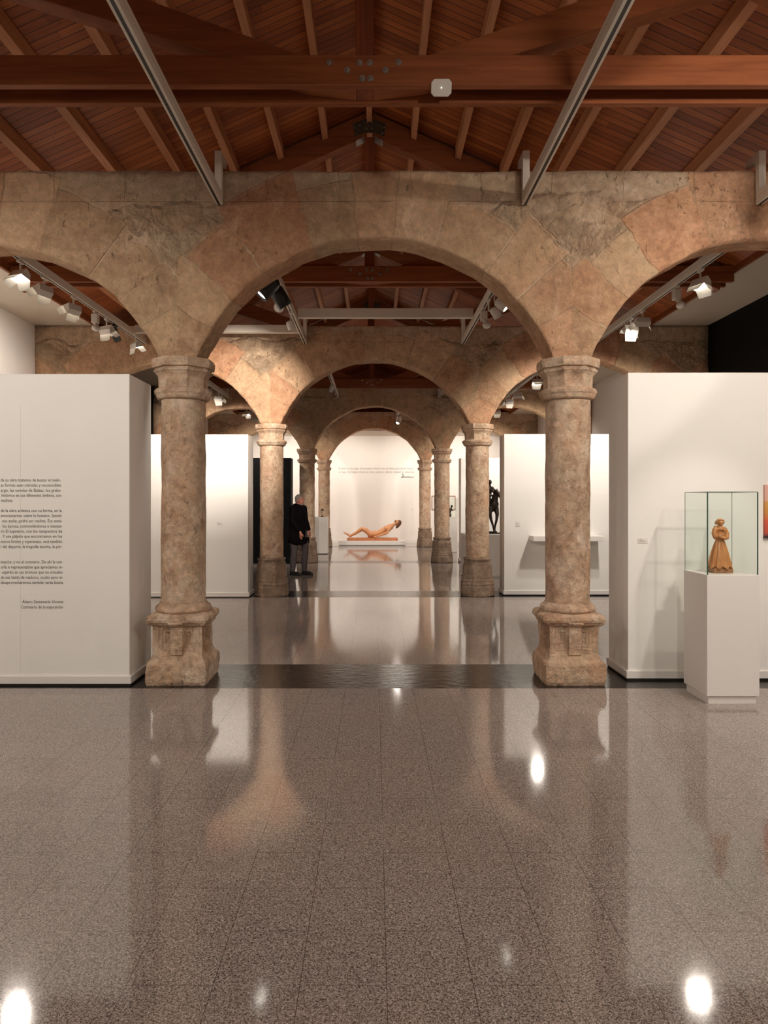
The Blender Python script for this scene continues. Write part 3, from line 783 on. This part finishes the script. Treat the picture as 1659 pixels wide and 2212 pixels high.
# printed text
Y1 = 5.975-.0015
bm = nb(); xr = PX(132, 5.955); x0 = PX(-2, 5.955)
LN = [("de su obra tratamos de buscar el realis-", 1036.9, -1, 129), ("as formas sean cerradas y reconocibles", 1047.8, -1, 130), ("argo, las novelas de Balzac, los graba-", 1058.9, -1, 130.5),
      ("histórico en sus diferentes ámbitos, son", 1069.9, 1, 130), ("malista.", 1081.0, 0, 25.5),
      ("de la obra artística con su forma, en la", 1103.0, -1, 131), ("emocionarnos sobre lo humano. Siendo", 1114.0, -1, 131), ("nos atañe, podrá ser realista. Ese senti-", 1125.2, 2, 132),
      ("los épocas, conmoviéndonos e interpe-", 1136.5, 3, 132), ("co El espinario, con los campesinos de", 1147.6, -1, 132), (". Y ese pálpito que encontramos en los", 1158.7, -1, 132),
      ("estros límites y esperanzas, está también", 1169.8, -1, 132), ("l del deporte, la tragedia taurina, la pér-", 1180.9, -1, 132.5),
      ("inación, y no al contrario. De ahí la con", 1214.0, -1, 131.5), ("orfa o representativa que apreciamos in-", 1225.3, -1, 133.5), ("espíritu en sus bronces que no «recale»", 1236.5, 2.5, 133),
      ("de ese latido de realismo, oculto pero in-", 1247.6, -1, 134), ("desaprovecharemos también tanta buena", 1258.5, -1, 134)]
for t, yy, a, b in LN: lettering(bm, t, PX(a, 5.955), PX(b, 5.955), PZ(yy+3.2, 5.955), Y1, .0385)
lettering(bm, "Álvaro Santamaría Vicente", PX(45, 5.955), PX(134.4, 5.955), PZ(1303.5, 5.955), Y1, .0385, .22)
lettering(bm, "Comisario de la exposición", PX(43, 5.955), PX(134.2, 5.955), PZ(1315, 5.955), Y1, .0385)
o = obj('printed_text', bm, M['text']); o.parent = p1; o.matrix_parent_inverse = Matrix.Translation(p1.location).inverted()
o['label'] = 'dark grey Spanish paragraphs signed Comisario de la exposición'
# panel seam
o = obj('panel_seam', box(nb(), -2.108-.94, -2.108-.937, 5.9735, 5.9752, .09, 2.4), M['trim']); o.parent = p1; o.matrix_parent_inverse = Matrix.Translation(p1.location).inverted()
# end wall text and signature
bm = nb(); d = YB-.004
lettering(bm, "El taller es ese lugar de encuentro diario con las ideas para darles forma,", PX(731.5, d), PX(893.5, d), PZ(1014, d), YB-.003, .115, .15)
lettering(bm, "un lugar de trabajo donde se viven sueños y cobran realidad las ilusiones", PX(731.5, d), PX(894, d), PZ(1021.5, d), YB-.003, .115, .15)
tag(obj('wall_lettering', bm, M['text2']), 'two pale grey lines of Spanish text on the end wall', 'lettering')
def stroke(bm, pts, r, y):
    pr = None
    q = []
    for a, b in zip(pts[:-1], pts[1:]):
        for k in range(3): q.append((a[0]+(b[0]-a[0])*k/3, a[1]+(b[1]-a[1])*k/3))
    q.append(pts[-1])
    for a, b in zip(q[:-1], q[1:]): rod(bm, (a[0], y, a[1]), (b[0], y, b[1]), r, n=5)
bm = nb()
def sg(l): return [(PX(700+a/6.9125, d), PZ(980+b/6.9125, d)) for a, b in l]
stroke(bm, sg([(1163, 300), (1185, 318), (1180, 345), (1165, 360), (1155, 350), (1175, 340), (1195, 355), (1205, 340), (1200, 352), (1215, 345), (1222, 352), (1235, 342), (1240, 355), (1255, 345), (1262, 338), (1270, 352), (1282, 345), (1290, 355), (1300, 346), (1312, 352), (1325, 345), (1343, 350)]), .008, YB-.009)
tag(obj('wall_signature', bm, M['ink']), 'dark handwritten signature under the end wall text', 'signature')
def label_card(x, y, z, w, h, label, lines=3):
    root = thing('wall_label', label, 'label', (x, y, z))
    obj('card', box(nb(), -w/2, w/2, -.004, -.0005, -h/2, h/2), M['label'], root)
    for k in range(lines):
        obj('print_line', box(nb(), -w*.40, -w*.40+w*(.35+.4*((k*7) % 3)/2), -.0052, -.0042, h*.30-k*h*.26, h*.36-k*h*.26), M['labeltext'], root)
label_card(PX(1390.5, 6.13), 6.155, PZ(1168.5, 6.13), .088, .045, 'small white caption card on the partition left of the glass case')
label_card(PX(474, 11.3), 11.32, PZ(1131.5, 11.3), .09, .045, 'tiny caption card on the white partition behind the left column')
label_card(PX(1119, 11.55), 11.57, PZ(1132, 11.55), .085, .085, 'square caption card above left of the wall shelf', 4)
label_card(PX(891.5, 25.8), YB, PZ(1101, 25.8), .07, .035, 'tiny caption card on the end wall, right of the reclining figure', 2)
# shelf
root = thing('wall_shelf', 'white floating wall shelf on the partition behind the right column', 'shelf', (3.2, 11.57, .92))
obj('shelf_board', bevel(box(nb(), -.62, .52, -.30, -.001, 0, .085), .004), M['plinth'], root)
# painting
root = thing('framed_canvas', 'red and orange landscape canvas at the right edge, beside the glass case', 'painting', (3.79, 6.155, 1.27))
obj('canvas', box(nb(), -.345, .345, -.032, -.002, 0, .46), M['painting'], root)
obj('edge_strip', box(nb(), -.349, .349, -.03, -.003, -.008, -.0005), M['gap'], root)

# ---------------------------------------------------------------- glass case, pedestal, statuette
root = thing('display_pedestal', 'white pedestal under the glass case in the right foreground', 'pedestal', (2.801, 5.625, 0))
obj('body', bevel(box(nb(), -.205, .205, -.205, .205, .062, 1.011), .003), M['plinth'], root)
obj('toe_kick', box(nb(), -.188, .188, -.188, .188, 0, .061), M['plinth'], root)
vt = thing('glass_vitrine', 'clear glass box case with dark green edges standing on the foreground pedestal', 'display case', (2.797, 5.62, 1.0115))
g = .196; hh = .645
for (x0, x1, y0, y1, z0, z1) in ((-g, g, -g, -g+.006, .0, hh-.007), (-g, g, g-.006, g, .0, hh-.007), (-g, -g+.006, -g+.0065, g-.0065, .0, hh-.007), (g-.006, g, -g+.0065, g-.0065, .0, hh-.007), (-g, g, -g, g, hh-.0065, hh)):
    obj('glass_pane', box(nb(), x0, x1, y0, y1, z0, z1), M['glass'], vt)
e = .0035
for (sx, sy) in ((-1, -1), (1, -1), (-1, 1), (1, 1)):
    w_ = e if sy < 0 else e*.45
    obj('glass_edge', box(nb(), sx*g-w_, sx*g+w_, sy*g-w_, sy*g+w_, 0, hh), M['glassedge'], vt)
for (x0, x1, y0, y1) in ((-g, g, -g-e, -g+e), (-g, g, g-e, g+e), (-g-e, -g+e, -g+e, g-e), (g-e, g+e, -g+e, g-e)):
    w_ = e if y1 < 0 or y0 < -g+.01 and x1-x0 < .1 else e*.5
    obj('glass_edge', box(nb(), x0, x1, y0, y1, hh+.0005, hh+.005), M['glassedge'], vt)

st = thing('wooden_statuette', 'carved brown wooden woman in long skirt with folded arms, inside the glass case', 'statue', (2.785, 5.60, 1.0115))
bm = bevel(box(nb(), -.074, .082, -.055, .055, 0, .036), .004)
ball(bm, (-.02, -.005, .038), .05, (1.25, .95, .35)); ball(bm, (.04, .0, .036), .03, (1.1, 1, .5))
obj('base_block', bm, M['figbase'], st)
# skirt with pleats
bm = nb(); n = 96; rings = []
for k in range(25):
    t = k/24; z = .052+(.262-.052)*t
    rx = .092*(1-t)**.85+.033*(1-(1-t)**.85); ry = rx*.78
    ring = []
    for i in range(n):
        a = 2*PI*i/n; pl = (1-t)**.7*.0075*(math.sin(a*9+.6)+.45*math.sin(a*17+1))
        zz = z-(1-t)**4*.010*(1+math.sin(a*9+.6))
        ring.append(bm.verts.new(((rx+pl)*math.cos(a), (ry+pl)*math.sin(a), zz)))
    rings.append(ring)
for A_, B_ in zip(rings[:-1], rings[1:]):
    for i in range(n): j = (i+1) % n; bm.faces.new((A_[i], A_[j], B_[j], B_[i]))
bm.faces.new(rings[0]); bm.faces.new(rings[-1])
obj('skirt', bm, M['fig'], st, True)
bm = nb()
limb(bm, [(0, 0, .255, .032), (0, -.002, .29, .037), (0, 0, .335, .036), (0, 0, .358, .028)])
limb(bm, [(0, 0, .352, .018), (0, -.003, .385, .016)])
ball(bm, (0, -.006, .402), .0265, (.93, 1.0, 1.12))          # head
ball(bm, (0, -.034, .398), .0045, (.9, 1, 1.6)); ball(bm, (0, -.029, .386), .009, (1.0, .7, .5))
for s in (-1, 1): limb(bm, [(s*.004, -.031, .4065, .0028), (s*.016, -.028, .406, .0026)])
for s in (-1, 1):
    for k in range(3): limb(bm, [(s*.001, -.024+.010*k, .425+.0025*k, .0075), (s*.018, -.018+.010*k, .421+.001*k, .0080), (s*.027, -.008+.010*k, .406, .0075), (s*.026, .0+.009*k, .392, .0065)])
ball(bm, (0, .012, .408), .0255, (1.02, 1.0, 1.0))
for s in (-1, 1):
    limb(bm, [(s*.038, 0, .345, .021), (s*.052, -.008, .315, .0185), (s*.046, -.018, .285, .017)])
limb(bm, [(.048, -.018, .282, .017), (.020, -.048, .278, .0145), (-.012, -.053, .285, .0105)])
limb(bm, [(-.048, -.018, .285, .015), (-.022, -.040, .300, .012), (.004, -.048, .308, .009)])
for k in range(4): limb(bm, [(-.006+.003*k, -.050, .312+.004*k, .0036), (.008+.003*k, -.052, .318+.004*k, .003)])
for k in range(4): limb(bm, [(-.014, -.052, .280+.005*k, .0036), (-.028, -.050, .283+.005*k, .003)])
o = fuse('torso', bm, .0028, M['fig'], st, 2)
# shawl collar
bm = nb(); q = []
for k in range(25):
    a = 2*PI*k/24; rr = .034+.006*math.sin(a*3)
    q.append((rr*math.cos(a), .9*rr*math.sin(a)-.002, .362-.012*(-math.sin(a) > .2)-.006*math.sin(a*2), .0085))
limb(bm, q); limb(bm, [(0, -.036, .352, .009), (.020, -.040, .335, .007), (.026, -.041, .318, .004)]); limb(bm, [(.0, -.036, .350, .008), (.034, -.030, .34, .005)])
fuse('shawl', bm, .0028, M['fig'], st, 1)

# ---------------------------------------------------------------- reclining figure
pl = thing('low_plinth', 'low wide white plinth in front of the end wall', 'plinth', (PX(803.6, 24.2), 24.65, 0))
obj('body', bevel(box(nb(), -1.165, 1.165, -.45, .45, .012, .154), .004), M['plinth'], pl)
bd = tag(obj('wooden_plank', bevel(box(nb(), -.88, .90, -.30, .30, 0, .078), .006), M['board'], None, loc=(PX(804, 24.7), 24.70, .1545)), 'flat reddish brown wooden board lying on the low white plinth', 'board')
rf = thing('reclining_statue', 'life-size carved wooden nude man with raised torso and bent knees, lying on the brown board', 'statue', (0, 24.7, .240))
Z0 = .233
def S(l): return [(x, y, z-Z0, r) for x, y, z, r in l]
bm = nb()
limb(bm, S([(-.13, 0, .36, .115), (.10, 0, .375, .108), (.28, 0, .455, .118), (.46, 0, .555, .128), (.58, 0, .625, .105)]))
ball(bm, (-.10, 0, .345-Z0), .13, (1.05, 1.25, .8)); ball(bm, (.45, 0, .56-Z0), .14, (1.0, 1.25, .85), Matrix.Rotation(-.5, 3, 'Y'))
limb(bm, S([(.60, 0, .66, .062), (.70, 0, .705, .055), (.76, 0, .735, .055)]))
ball(bm, (.835, 0, .775-Z0), .095, (1.08, .82, .92), Matrix.Rotation(-.15, 3, 'Y'))
ball(bm, (.80, 0, .858-Z0), .016, (1.6, 1, 1.3)); ball(bm, (.775, 0, .832-Z0), .03, (1, 1.1, .8))
for s in (-1, 1):
    dy = -.03 if s < 0 else .02; kz = .03 if s < 0 else 0
    limb(bm, S([(-.14, s*.095, .36, .098), (-.30, s*.10, .47+kz, .082), (-.43, s*.095, .535+kz, .062), (-.52, s*.09, .49+kz, .060), (-.66, s*.08, .40, .054), (-.83, s*.06, .315, .037)]))
    limb(bm, S([(-.83, s*.06, .305, .040), (-.87, s*.06, .29, .036), (-.93, s*.058, .345, .032), (-1.02, s*.055, .385, .026), (-1.085, s*.055, .42, .018)]))
    for k in range(5): limb(bm, S([(-1.05, s*.055+(k-2)*.016, .40, .012), (-1.105+.006*abs(k-2), s*.055+(k-2)*.017, .43, .009)]))
    limb(bm, S([(.57, s*.165, .625, .062), (.50, s*.20, .52, .050), (.43, s*.21, .41, .043), (.25, s*.21, .345, .036), (.07, s*.20, .285, .026)]))
    limb(bm, S([(.07, s*.20, .285, .030), (.0, s*.20, .272, .028)]))
    for k in range(4): limb(bm, S([(.0, s*.20+(k-1.5)*.019, .272, .011), (-.05, s*.20+(k-1.5)*.022, .262, .009), (-.085+.01*abs(k-1.5), s*.20+(k-1.5)*.023, .250, .0085)]))
    limb(bm, S([(.05, s*.20-s*.02, .28, .013), (.0, s*.20-s*.055, .262, .010)]))
ball(bm, (-.16, 0, .31-Z0), .09, (1, 1.5, .85)); limb(bm, S([(-.14, .08, .30, .07), (-.14, -.08, .30, .07)]))
fuse('body', bm, .010, M['flesh'], rf, 2)
bm = nb()
ball(bm, (.875, 0, .775-Z0), .088, (1.0, .98, 1.05)); limb(bm, S([(.88, 0, .73, .07), (.84, 0, .66, .055), (.80, 0, .60, .035)]))
limb(bm, S([(.85, -.06, .72, .045), (.80, -.075, .65, .035), (.77, -.07, .585, .022)])); limb(bm, S([(.85, .06, .72, .045), (.80, .075, .65, .035), (.77, .07, .585, .022)]))
fuse('hair', bm, .010, M['hairw'], rf, 1)
bm = nb(); ball(bm, (.755, 0, .822-Z0), .042, (.8, 1, 1.05)); ball(bm, (.735, 0, .80-Z0), .03, (1, .9, 1)); fuse('beard', bm, .008, M['hairw'], rf, 1)

# ---------------------------------------------------------------- bronze rider on white pedestal
hp = thing('sculpture_pedestal', 'wide white pedestal carrying the bronze horse and rider', 'pedestal', (PX(1045, 14.5), 14.65, 0))
obj('body', bevel(box(nb(), -.42, .62, -.40, .40, .03, .88), .004), M['plinth'], hp)
obj('toe_kick', box(nb(), -.40, .60, -.38, .38, 0, .031), M['plinth'], hp)
hr = thing('bronze_horse_rider', 'dark bronze sculpture of a rider on a horse, half hidden behind the second right column', 'statue', (PX(1063, 14.5), 14.65, .8805))
bs = nb(); bevel(box(bs, -.26, .30, -.20, .20, 0, .022), .008); ball(bs, (-.05, -.02, .032), .13, (1.3, 1, .2))
obj('bronze_base', bs, M['bronze'], hr, True)
bm = nb()
# horse faces the viewer and to the right: body axis runs from back (-x,+y) to front (+x,-y)
limb(bm, [(-.16, .22, .56, .115), (-.07, .10, .55, .110), (.01, -.02, .58, .125), (.05, -.08, .62, .105)])
limb(bm, [(.05, -.08, .66, .085), (.07, -.12, .76, .066), (.09, -.16, .86, .052)])
limb(bm, [(.085, -.16, .88, .050), (.125, -.22, .83, .043), (.150, -.26, .775, .030), (.155, -.27, .755, .026)])
for s in (-1, 1): limb(bm, [(.075+s*.025, -.15, .915, .016), (.078+s*.028, -.15, .95, .006)])
limb(bm, [(-.02, -.10, .56, .062), (-.045, -.14, .42, .040), (-.02, -.14, .30, .029), (.025, -.14, .16, .021), (.04, -.14, .07, .020), (.05, -.16, .035, .030)])
limb(bm, [(.10, -.04, .54, .060), (.115, -.10, .41, .040), (.10, -.12, .30, .028), (.07, -.10, .16, .021), (.06, -.10, .07, .020), (.08, -.13, .035, .030)])
limb(bm, [(-.22, .18, .52, .080), (-.25, .22, .40, .050), (-.20, .24, .28, .032), (-.22, .22, .14, .021), (-.20, .20, .04, .028)])
limb(bm, [(-.10, .28, .52, .080), (-.12, .32, .40, .050), (-.07, .34, .28, .032), (-.09, .32, .14, .021), (-.07, .30, .04, .028)])
limb(bm, [(-.22, .30, .60, .03), (-.28, .36, .45, .028), (-.29, .36, .25, .012)])
fuse('horse', bm, .009, M['bronze'], hr, 1)
bm = nb()
limb(bm, [(-.07, .08, .68, .085), (-.06, .07, .80, .075), (-.045, .04, .93, .085), (-.04, .03, .99, .055), (-.035, .0, 1.03, .03)])
ball(bm, (-.025, -.01, 1.085), .048, (.9, 1, 1.12)); ball(bm, (-.02, -.06, 1.08), .012)
for s in (-1, 1):
    ox, oy = s*.085, s*.05
    limb(bm, [(-.045+ox, .04+oy, .96, .038), (-.03+ox*1.4, .0+oy, .85, .031), (.03+ox*.5, -.07+oy*.4, .80, .022), (.045+ox*.3, -.10, .80, .022)])
    limb(bm, [(-.07+ox*.8, .06+oy, .69, .055), (.0+ox*1.5, -.02+oy*1.5, .62, .043), (-.01+ox*1.6, .0+oy*1.6, .46, .030), (.01+ox*1.6, -.03+oy*1.6, .41, .022)])
fuse('rider', bm, .009, M['bronze'], hr, 1)

# small pedestal with a polished head
sp = thing('small_pedestal', 'narrow white pedestal right of the man, holding a little shiny head', 'pedestal', (PX(707.5, 20.3)-.205, 20.5, 0))
obj('body', bevel(box(nb(), -.205, .205, -.2, .2, .02, 1.084), .003), M['plinth'], sp)
obj('toe_kick', box(nb(), -.195, .195, -.19, .19, 0, .021), M['gap'], sp)
sh = thing('small_head_sculpture', 'little polished metal head on a stand, on the narrow pedestal', 'statue', (PX(696, 20.45), 20.45, 1.0845))
bm = bevel(box(nb(), -.045, .045, -.04, .04, 0, .03), .004); rod(bm, (0, 0, .025), (0, 0, .10), .012)
obj('stand', bm, M['bronze'], sh)
bm = nb(); ball(bm, (0, 0, .165), .052, (.85, 1, 1.2)); ball(bm, (.02, -.05, .16), .012, (1, 1, 1.8)); limb(bm, [(0, 0, .12, .03), (0, .005, .095, .024)])
fuse('head', bm, .006, M['silver'], sh, 1)
bm = nb(); ball(bm, (0, .012, .18), .056, (.9, 1, 1.1)); fuse('hair', bm, .006, M['bronze'], sh, 1)

# far glass case and framed drawing on the end wall
d = 25.8
fr = thing('framed_drawing', 'pale framed drawing on the end wall, right of the farthest column', 'picture', (PX(958, d), YB, PZ(1086, d)))
obj('sheet', box(nb(), -.42, .42, -.012, -.002, -.235, .235), M['label'], fr)
bm = nb(); box(bm, -.44, .44, -.03, -.002, .236, .26); box(bm, -.44, .44, -.03, -.002, -.26, -.236); box(bm, -.44, -.421, -.03, -.002, -.236, .236); box(bm, .421, .44, -.03, -.002, -.236, .236)
obj('frame', bm, M['figbase'], fr)
fp = thing('display_pedestal', 'distant white pedestal partly hidden by the third right column', 'pedestal', (2.30, 21.2, 0))
obj('body', box(nb(), -.21, .21, -.2, .2, .02, 1.06), M['plinth'], fp)
obj('toe_kick', box(nb(), -.20, .20, -.19, .19, 0, .021), M['plinth'], fp)
fg = thing('glass_vitrine', 'distant clear glass case on the pedestal by the third right column', 'display case', (2.30, 21.2, 1.0605))
g = .205; hh = .58
for (x0, x1, y0, y1, z0, z1) in ((-g, g, -g, -g+.006, .0, hh-.007), (-g, g, g-.006, g, .0, hh-.007), (-g, -g+.006, -g+.0065, g-.0065, .0, hh-.007), (g-.006, g, -g+.0065, g-.0065, .0, hh-.007), (-g, g, -g, g, hh-.0065, hh)):
    obj('glass_pane', box(nb(), x0, x1, y0, y1, z0, z1), M['glass'], fg)
for (sx, sy) in ((-1, -1), (1, -1), (-1, 1), (1, 1)): obj('glass_edge', box(nb(), sx*g-.003, sx*g+.003, sy*g-.003, sy*g+.003, 0, hh), M['glassedge'], fg)
so = thing('small_bronze_figure', 'tiny dark bronze figure inside the distant glass case', 'statue', (2.30, 21.2, 1.0900))
bm = nb(); limb(bm, [(0, 0, .02, .05), (0, 0, .12, .03), (.02, 0, .20, .045), (.04, 0, .25, .03)]); ball(bm, (.06, 0, .31), .035); limb(bm, [(.02, 0, .21, .02), (.09, 0, .17, .015)])
fuse('figure', bm, .008, M['bronze'], so, 1)

# ---------------------------------------------------------------- visitor
man = thing('person', 'standing man with grey hair in black parka, grey trousers and black shoes, looking right', 'person', (-1.615, 14.72, 0), rz=math.radians(-30))
bm = nb()
# far leg (+y) stepped forward, near leg (-y) straight
LEG1 = [(-.02, -.09, .90, .095), (-.035, -.10, .70, .075), (-.03, -.105, .50, .056), (-.055, -.11, .32, .054), (-.06, -.115, .09, .036)]
LEG2 = [(.04, .09, .90, .095), (.085, .10, .70, .075), (.105, .11, .51, .056), (.075, .115, .32, .054), (.07, .12, .09, .036)]
ARM1 = [(.0, -.185, 1.40, .050), (.03, -.245, 1.16, .042), (.17, -.215, .965, .031), (.195, -.205, .925, .026)]
ARM2 = [(.0, .185, 1.40, .050), (-.01, .25, 1.16, .042), (.08, .26, .96, .032), (.10, .25, .92, .026)]
limb(bm, LEG1); limb(bm, LEG2); limb(bm, ARM1); limb(bm, ARM2)
limb(bm, [(0, 0, .95, .13), (0, 0, 1.12, .125), (.005, 0, 1.32, .135), (0, 0, 1.40, .10)])
limb(bm, [(0, -.15, 1.40, .055), (0, .15, 1.40, .055)])
limb(bm, [(.0, 0, 1.42, .060), (.025, 0, 1.52, .055)])
hc = Vector((.04, 0, 1.585))
ball(bm, hc+Vector((-.01, 0, .022)), .088, (1.06, .84, 1.02)); ball(bm, hc+Vector((.03, 0, -.035)), .066, (1, .86, 1.15))
ball(bm, hc+Vector((.098, 0, -.012)), .015, (1.1, .8, 1.6)); ball(bm, hc+Vector((.075, 0, -.055)), .024, (1, 1.2, .45)); ball(bm, hc+Vector((.066, 0, -.092)), .027, (1, 1.1, .8))
ball(bm, hc+Vector((.075, 0, .022)), .03, (.7, 1.7, .5))
for s in (-1, 1): ball(bm, hc+Vector((-.008, s*.078, -.008)), .027, (.6, .35, 1.15))
for ax, s in ((ARM1, -1), (ARM2, 1)):
    wx, wy, wz, _ = ax[-1]
    limb(bm, [(wx, wy, wz, .026), (wx+.018, wy, wz-.04, .028), (wx+.025, wy, wz-.07, .026)])
    for k in range(4):
        x = wx+.04-.016*k; L = (.075, .085, .08, .065)[k]
        limb(bm, [(x, wy, wz-.08, .0105), (x-.002, wy-s*.012, wz-.08-L*.55, .0095), (x-.012, wy-s*.028, wz-.08-L*.9, .0085)])
    limb(bm, [(wx+.035, wy-s*.01, wz-.035, .013), (wx+.058, wy-s*.025, wz-.07, .0105), (wx+.055, wy-s*.035, wz-.095, .009)])
for lg in (LEG1, LEG2):
    x, y = lg[-1][0], lg[-1][1]; limb(bm, [(x, y, .085, .036), (x+.01, y, .05, .034), (x+.10, y, .04, .028), (x+.17, y, .035, .022)])
fuse('body', bm, .0075, M['skin'], man, 1)
bm = nb()
ball(bm, hc+Vector((-.022, 0, .034)), .093, (1.04, .88, 1.0)); ball(bm, hc+Vector((-.05, 0, -.015)), .066, (.9, 1.1, 1.0))
fuse('hair', bm, .009, M['hair'], man, 1)
bm = nb(); ball(bm, hc+Vector((.052, 0, -.088)), .043, (1, 1.15, .62)); ball(bm, hc+Vector((.088, 0, -.044)), .014, (.7, 2, .6))
fuse('beard', bm, .008, plain('grey_beard', (.30, .22, .17), .9), man, 1)
for lg in (LEG1, LEG2):
    bm = nb(); limb(bm, [(x, y, z if i < 4 else .12, r+(.014 if i < 3 else .018 if i < 4 else .022)) for i, (x, y, z, r) in enumerate(lg)])
    fuse('trouser_leg', bm, .010, M['trouser'], man, 1)
    x, y = lg[-1][0], lg[-1][1]
    bm = nb(); limb(bm, [(x-.005, y, .10, .048), (x-.015, y, .045, .044)]); limb(bm, [(x-.02, y, .045, .044), (x+.08, y, .043, .042), (x+.165, y, .034, .034), (x+.195, y, .030, .028)])
    box(bm, x-.06, x+.205, y-.038, y+.038, .001, .03)
    fuse('shoe', bm, .008, M['shoe'], man, 1)
bm = nb()
limb(bm, [(.0, 0, .80, .150), (0, 0, .95, .165), (-.005, 0, 1.15, .160), (0, 0, 1.33, .165), (0, 0, 1.40, .12)])
box(bm, -.16, .17, -.17, .17, .67, .80)
for s in (-1, 1): limb(bm, [(0, s*.10, .76, .135), (0, s*.11, 1.0, .13), (0, s*.10, 1.25, .13), (0, s*.13, 1.385, .085)])
for ax in (ARM1, ARM2):
    limb(bm, [(x, y, z, r+.030) for x, y, z, r in ax[:2]]+[(ax[2][0], ax[2][1], ax[2][2], .048)])
    a, b = Vector(ax[2][:3]), Vector(ax[3][:3])
limb(bm, [(-.06, 0, 1.44, .085), (.03, -.05, 1.445, .055), (.07, 0, 1.43, .05), (.03, .05, 1.445, .055)])
limb(bm, [(-.10, -.06, 1.43, .055), (-.13, 0, 1.40, .06), (-.10, .06, 1.43, .055)])
fuse('parka', bm, .011, M['coat'], man, 2)
bm = nb(); limb(bm, [(-.15, .17, 1.00, .05), (-.16, .18, .84, .065), (-.15, .18, .76, .06)])
fuse('shoulder_bag', bm, .011, M['coat'], man, 1)

# ---------------------------------------------------------------- access point
ap = thing('wireless_access_point', 'white eight-sided wireless unit with tiny light, hung under the nearest tie beam', 'access point', (PX(952, 4.62), 4.62, 4.315))
bm = nb(); W, H, c = .067, .050, .020
pts = [(-W+c, -H), (W-c, -H), (W, -H+c), (W, H-c), (W-c*.9, H), (-W+c*.9, H), (-W, H-c), (-W, -H+c)]
prism(bm, pts, -.014, .014); bevel(bm, .004, 2); mt = Matrix.Translation((0, -.04, 0)) @ Matrix.Rotation(.45, 4, 'X'); tf(bm, mt)
obj('housing', bm, M['lampw'], ap)
obj('status_light', tf(ball(nb(), (0, -.0155, .0), .0025), mt), M['led'], ap)
obj('mount_bracket', bevel(box(nb(), -.03, .03, -.035, .012, .006, .033), .003), M['lampb'], ap)
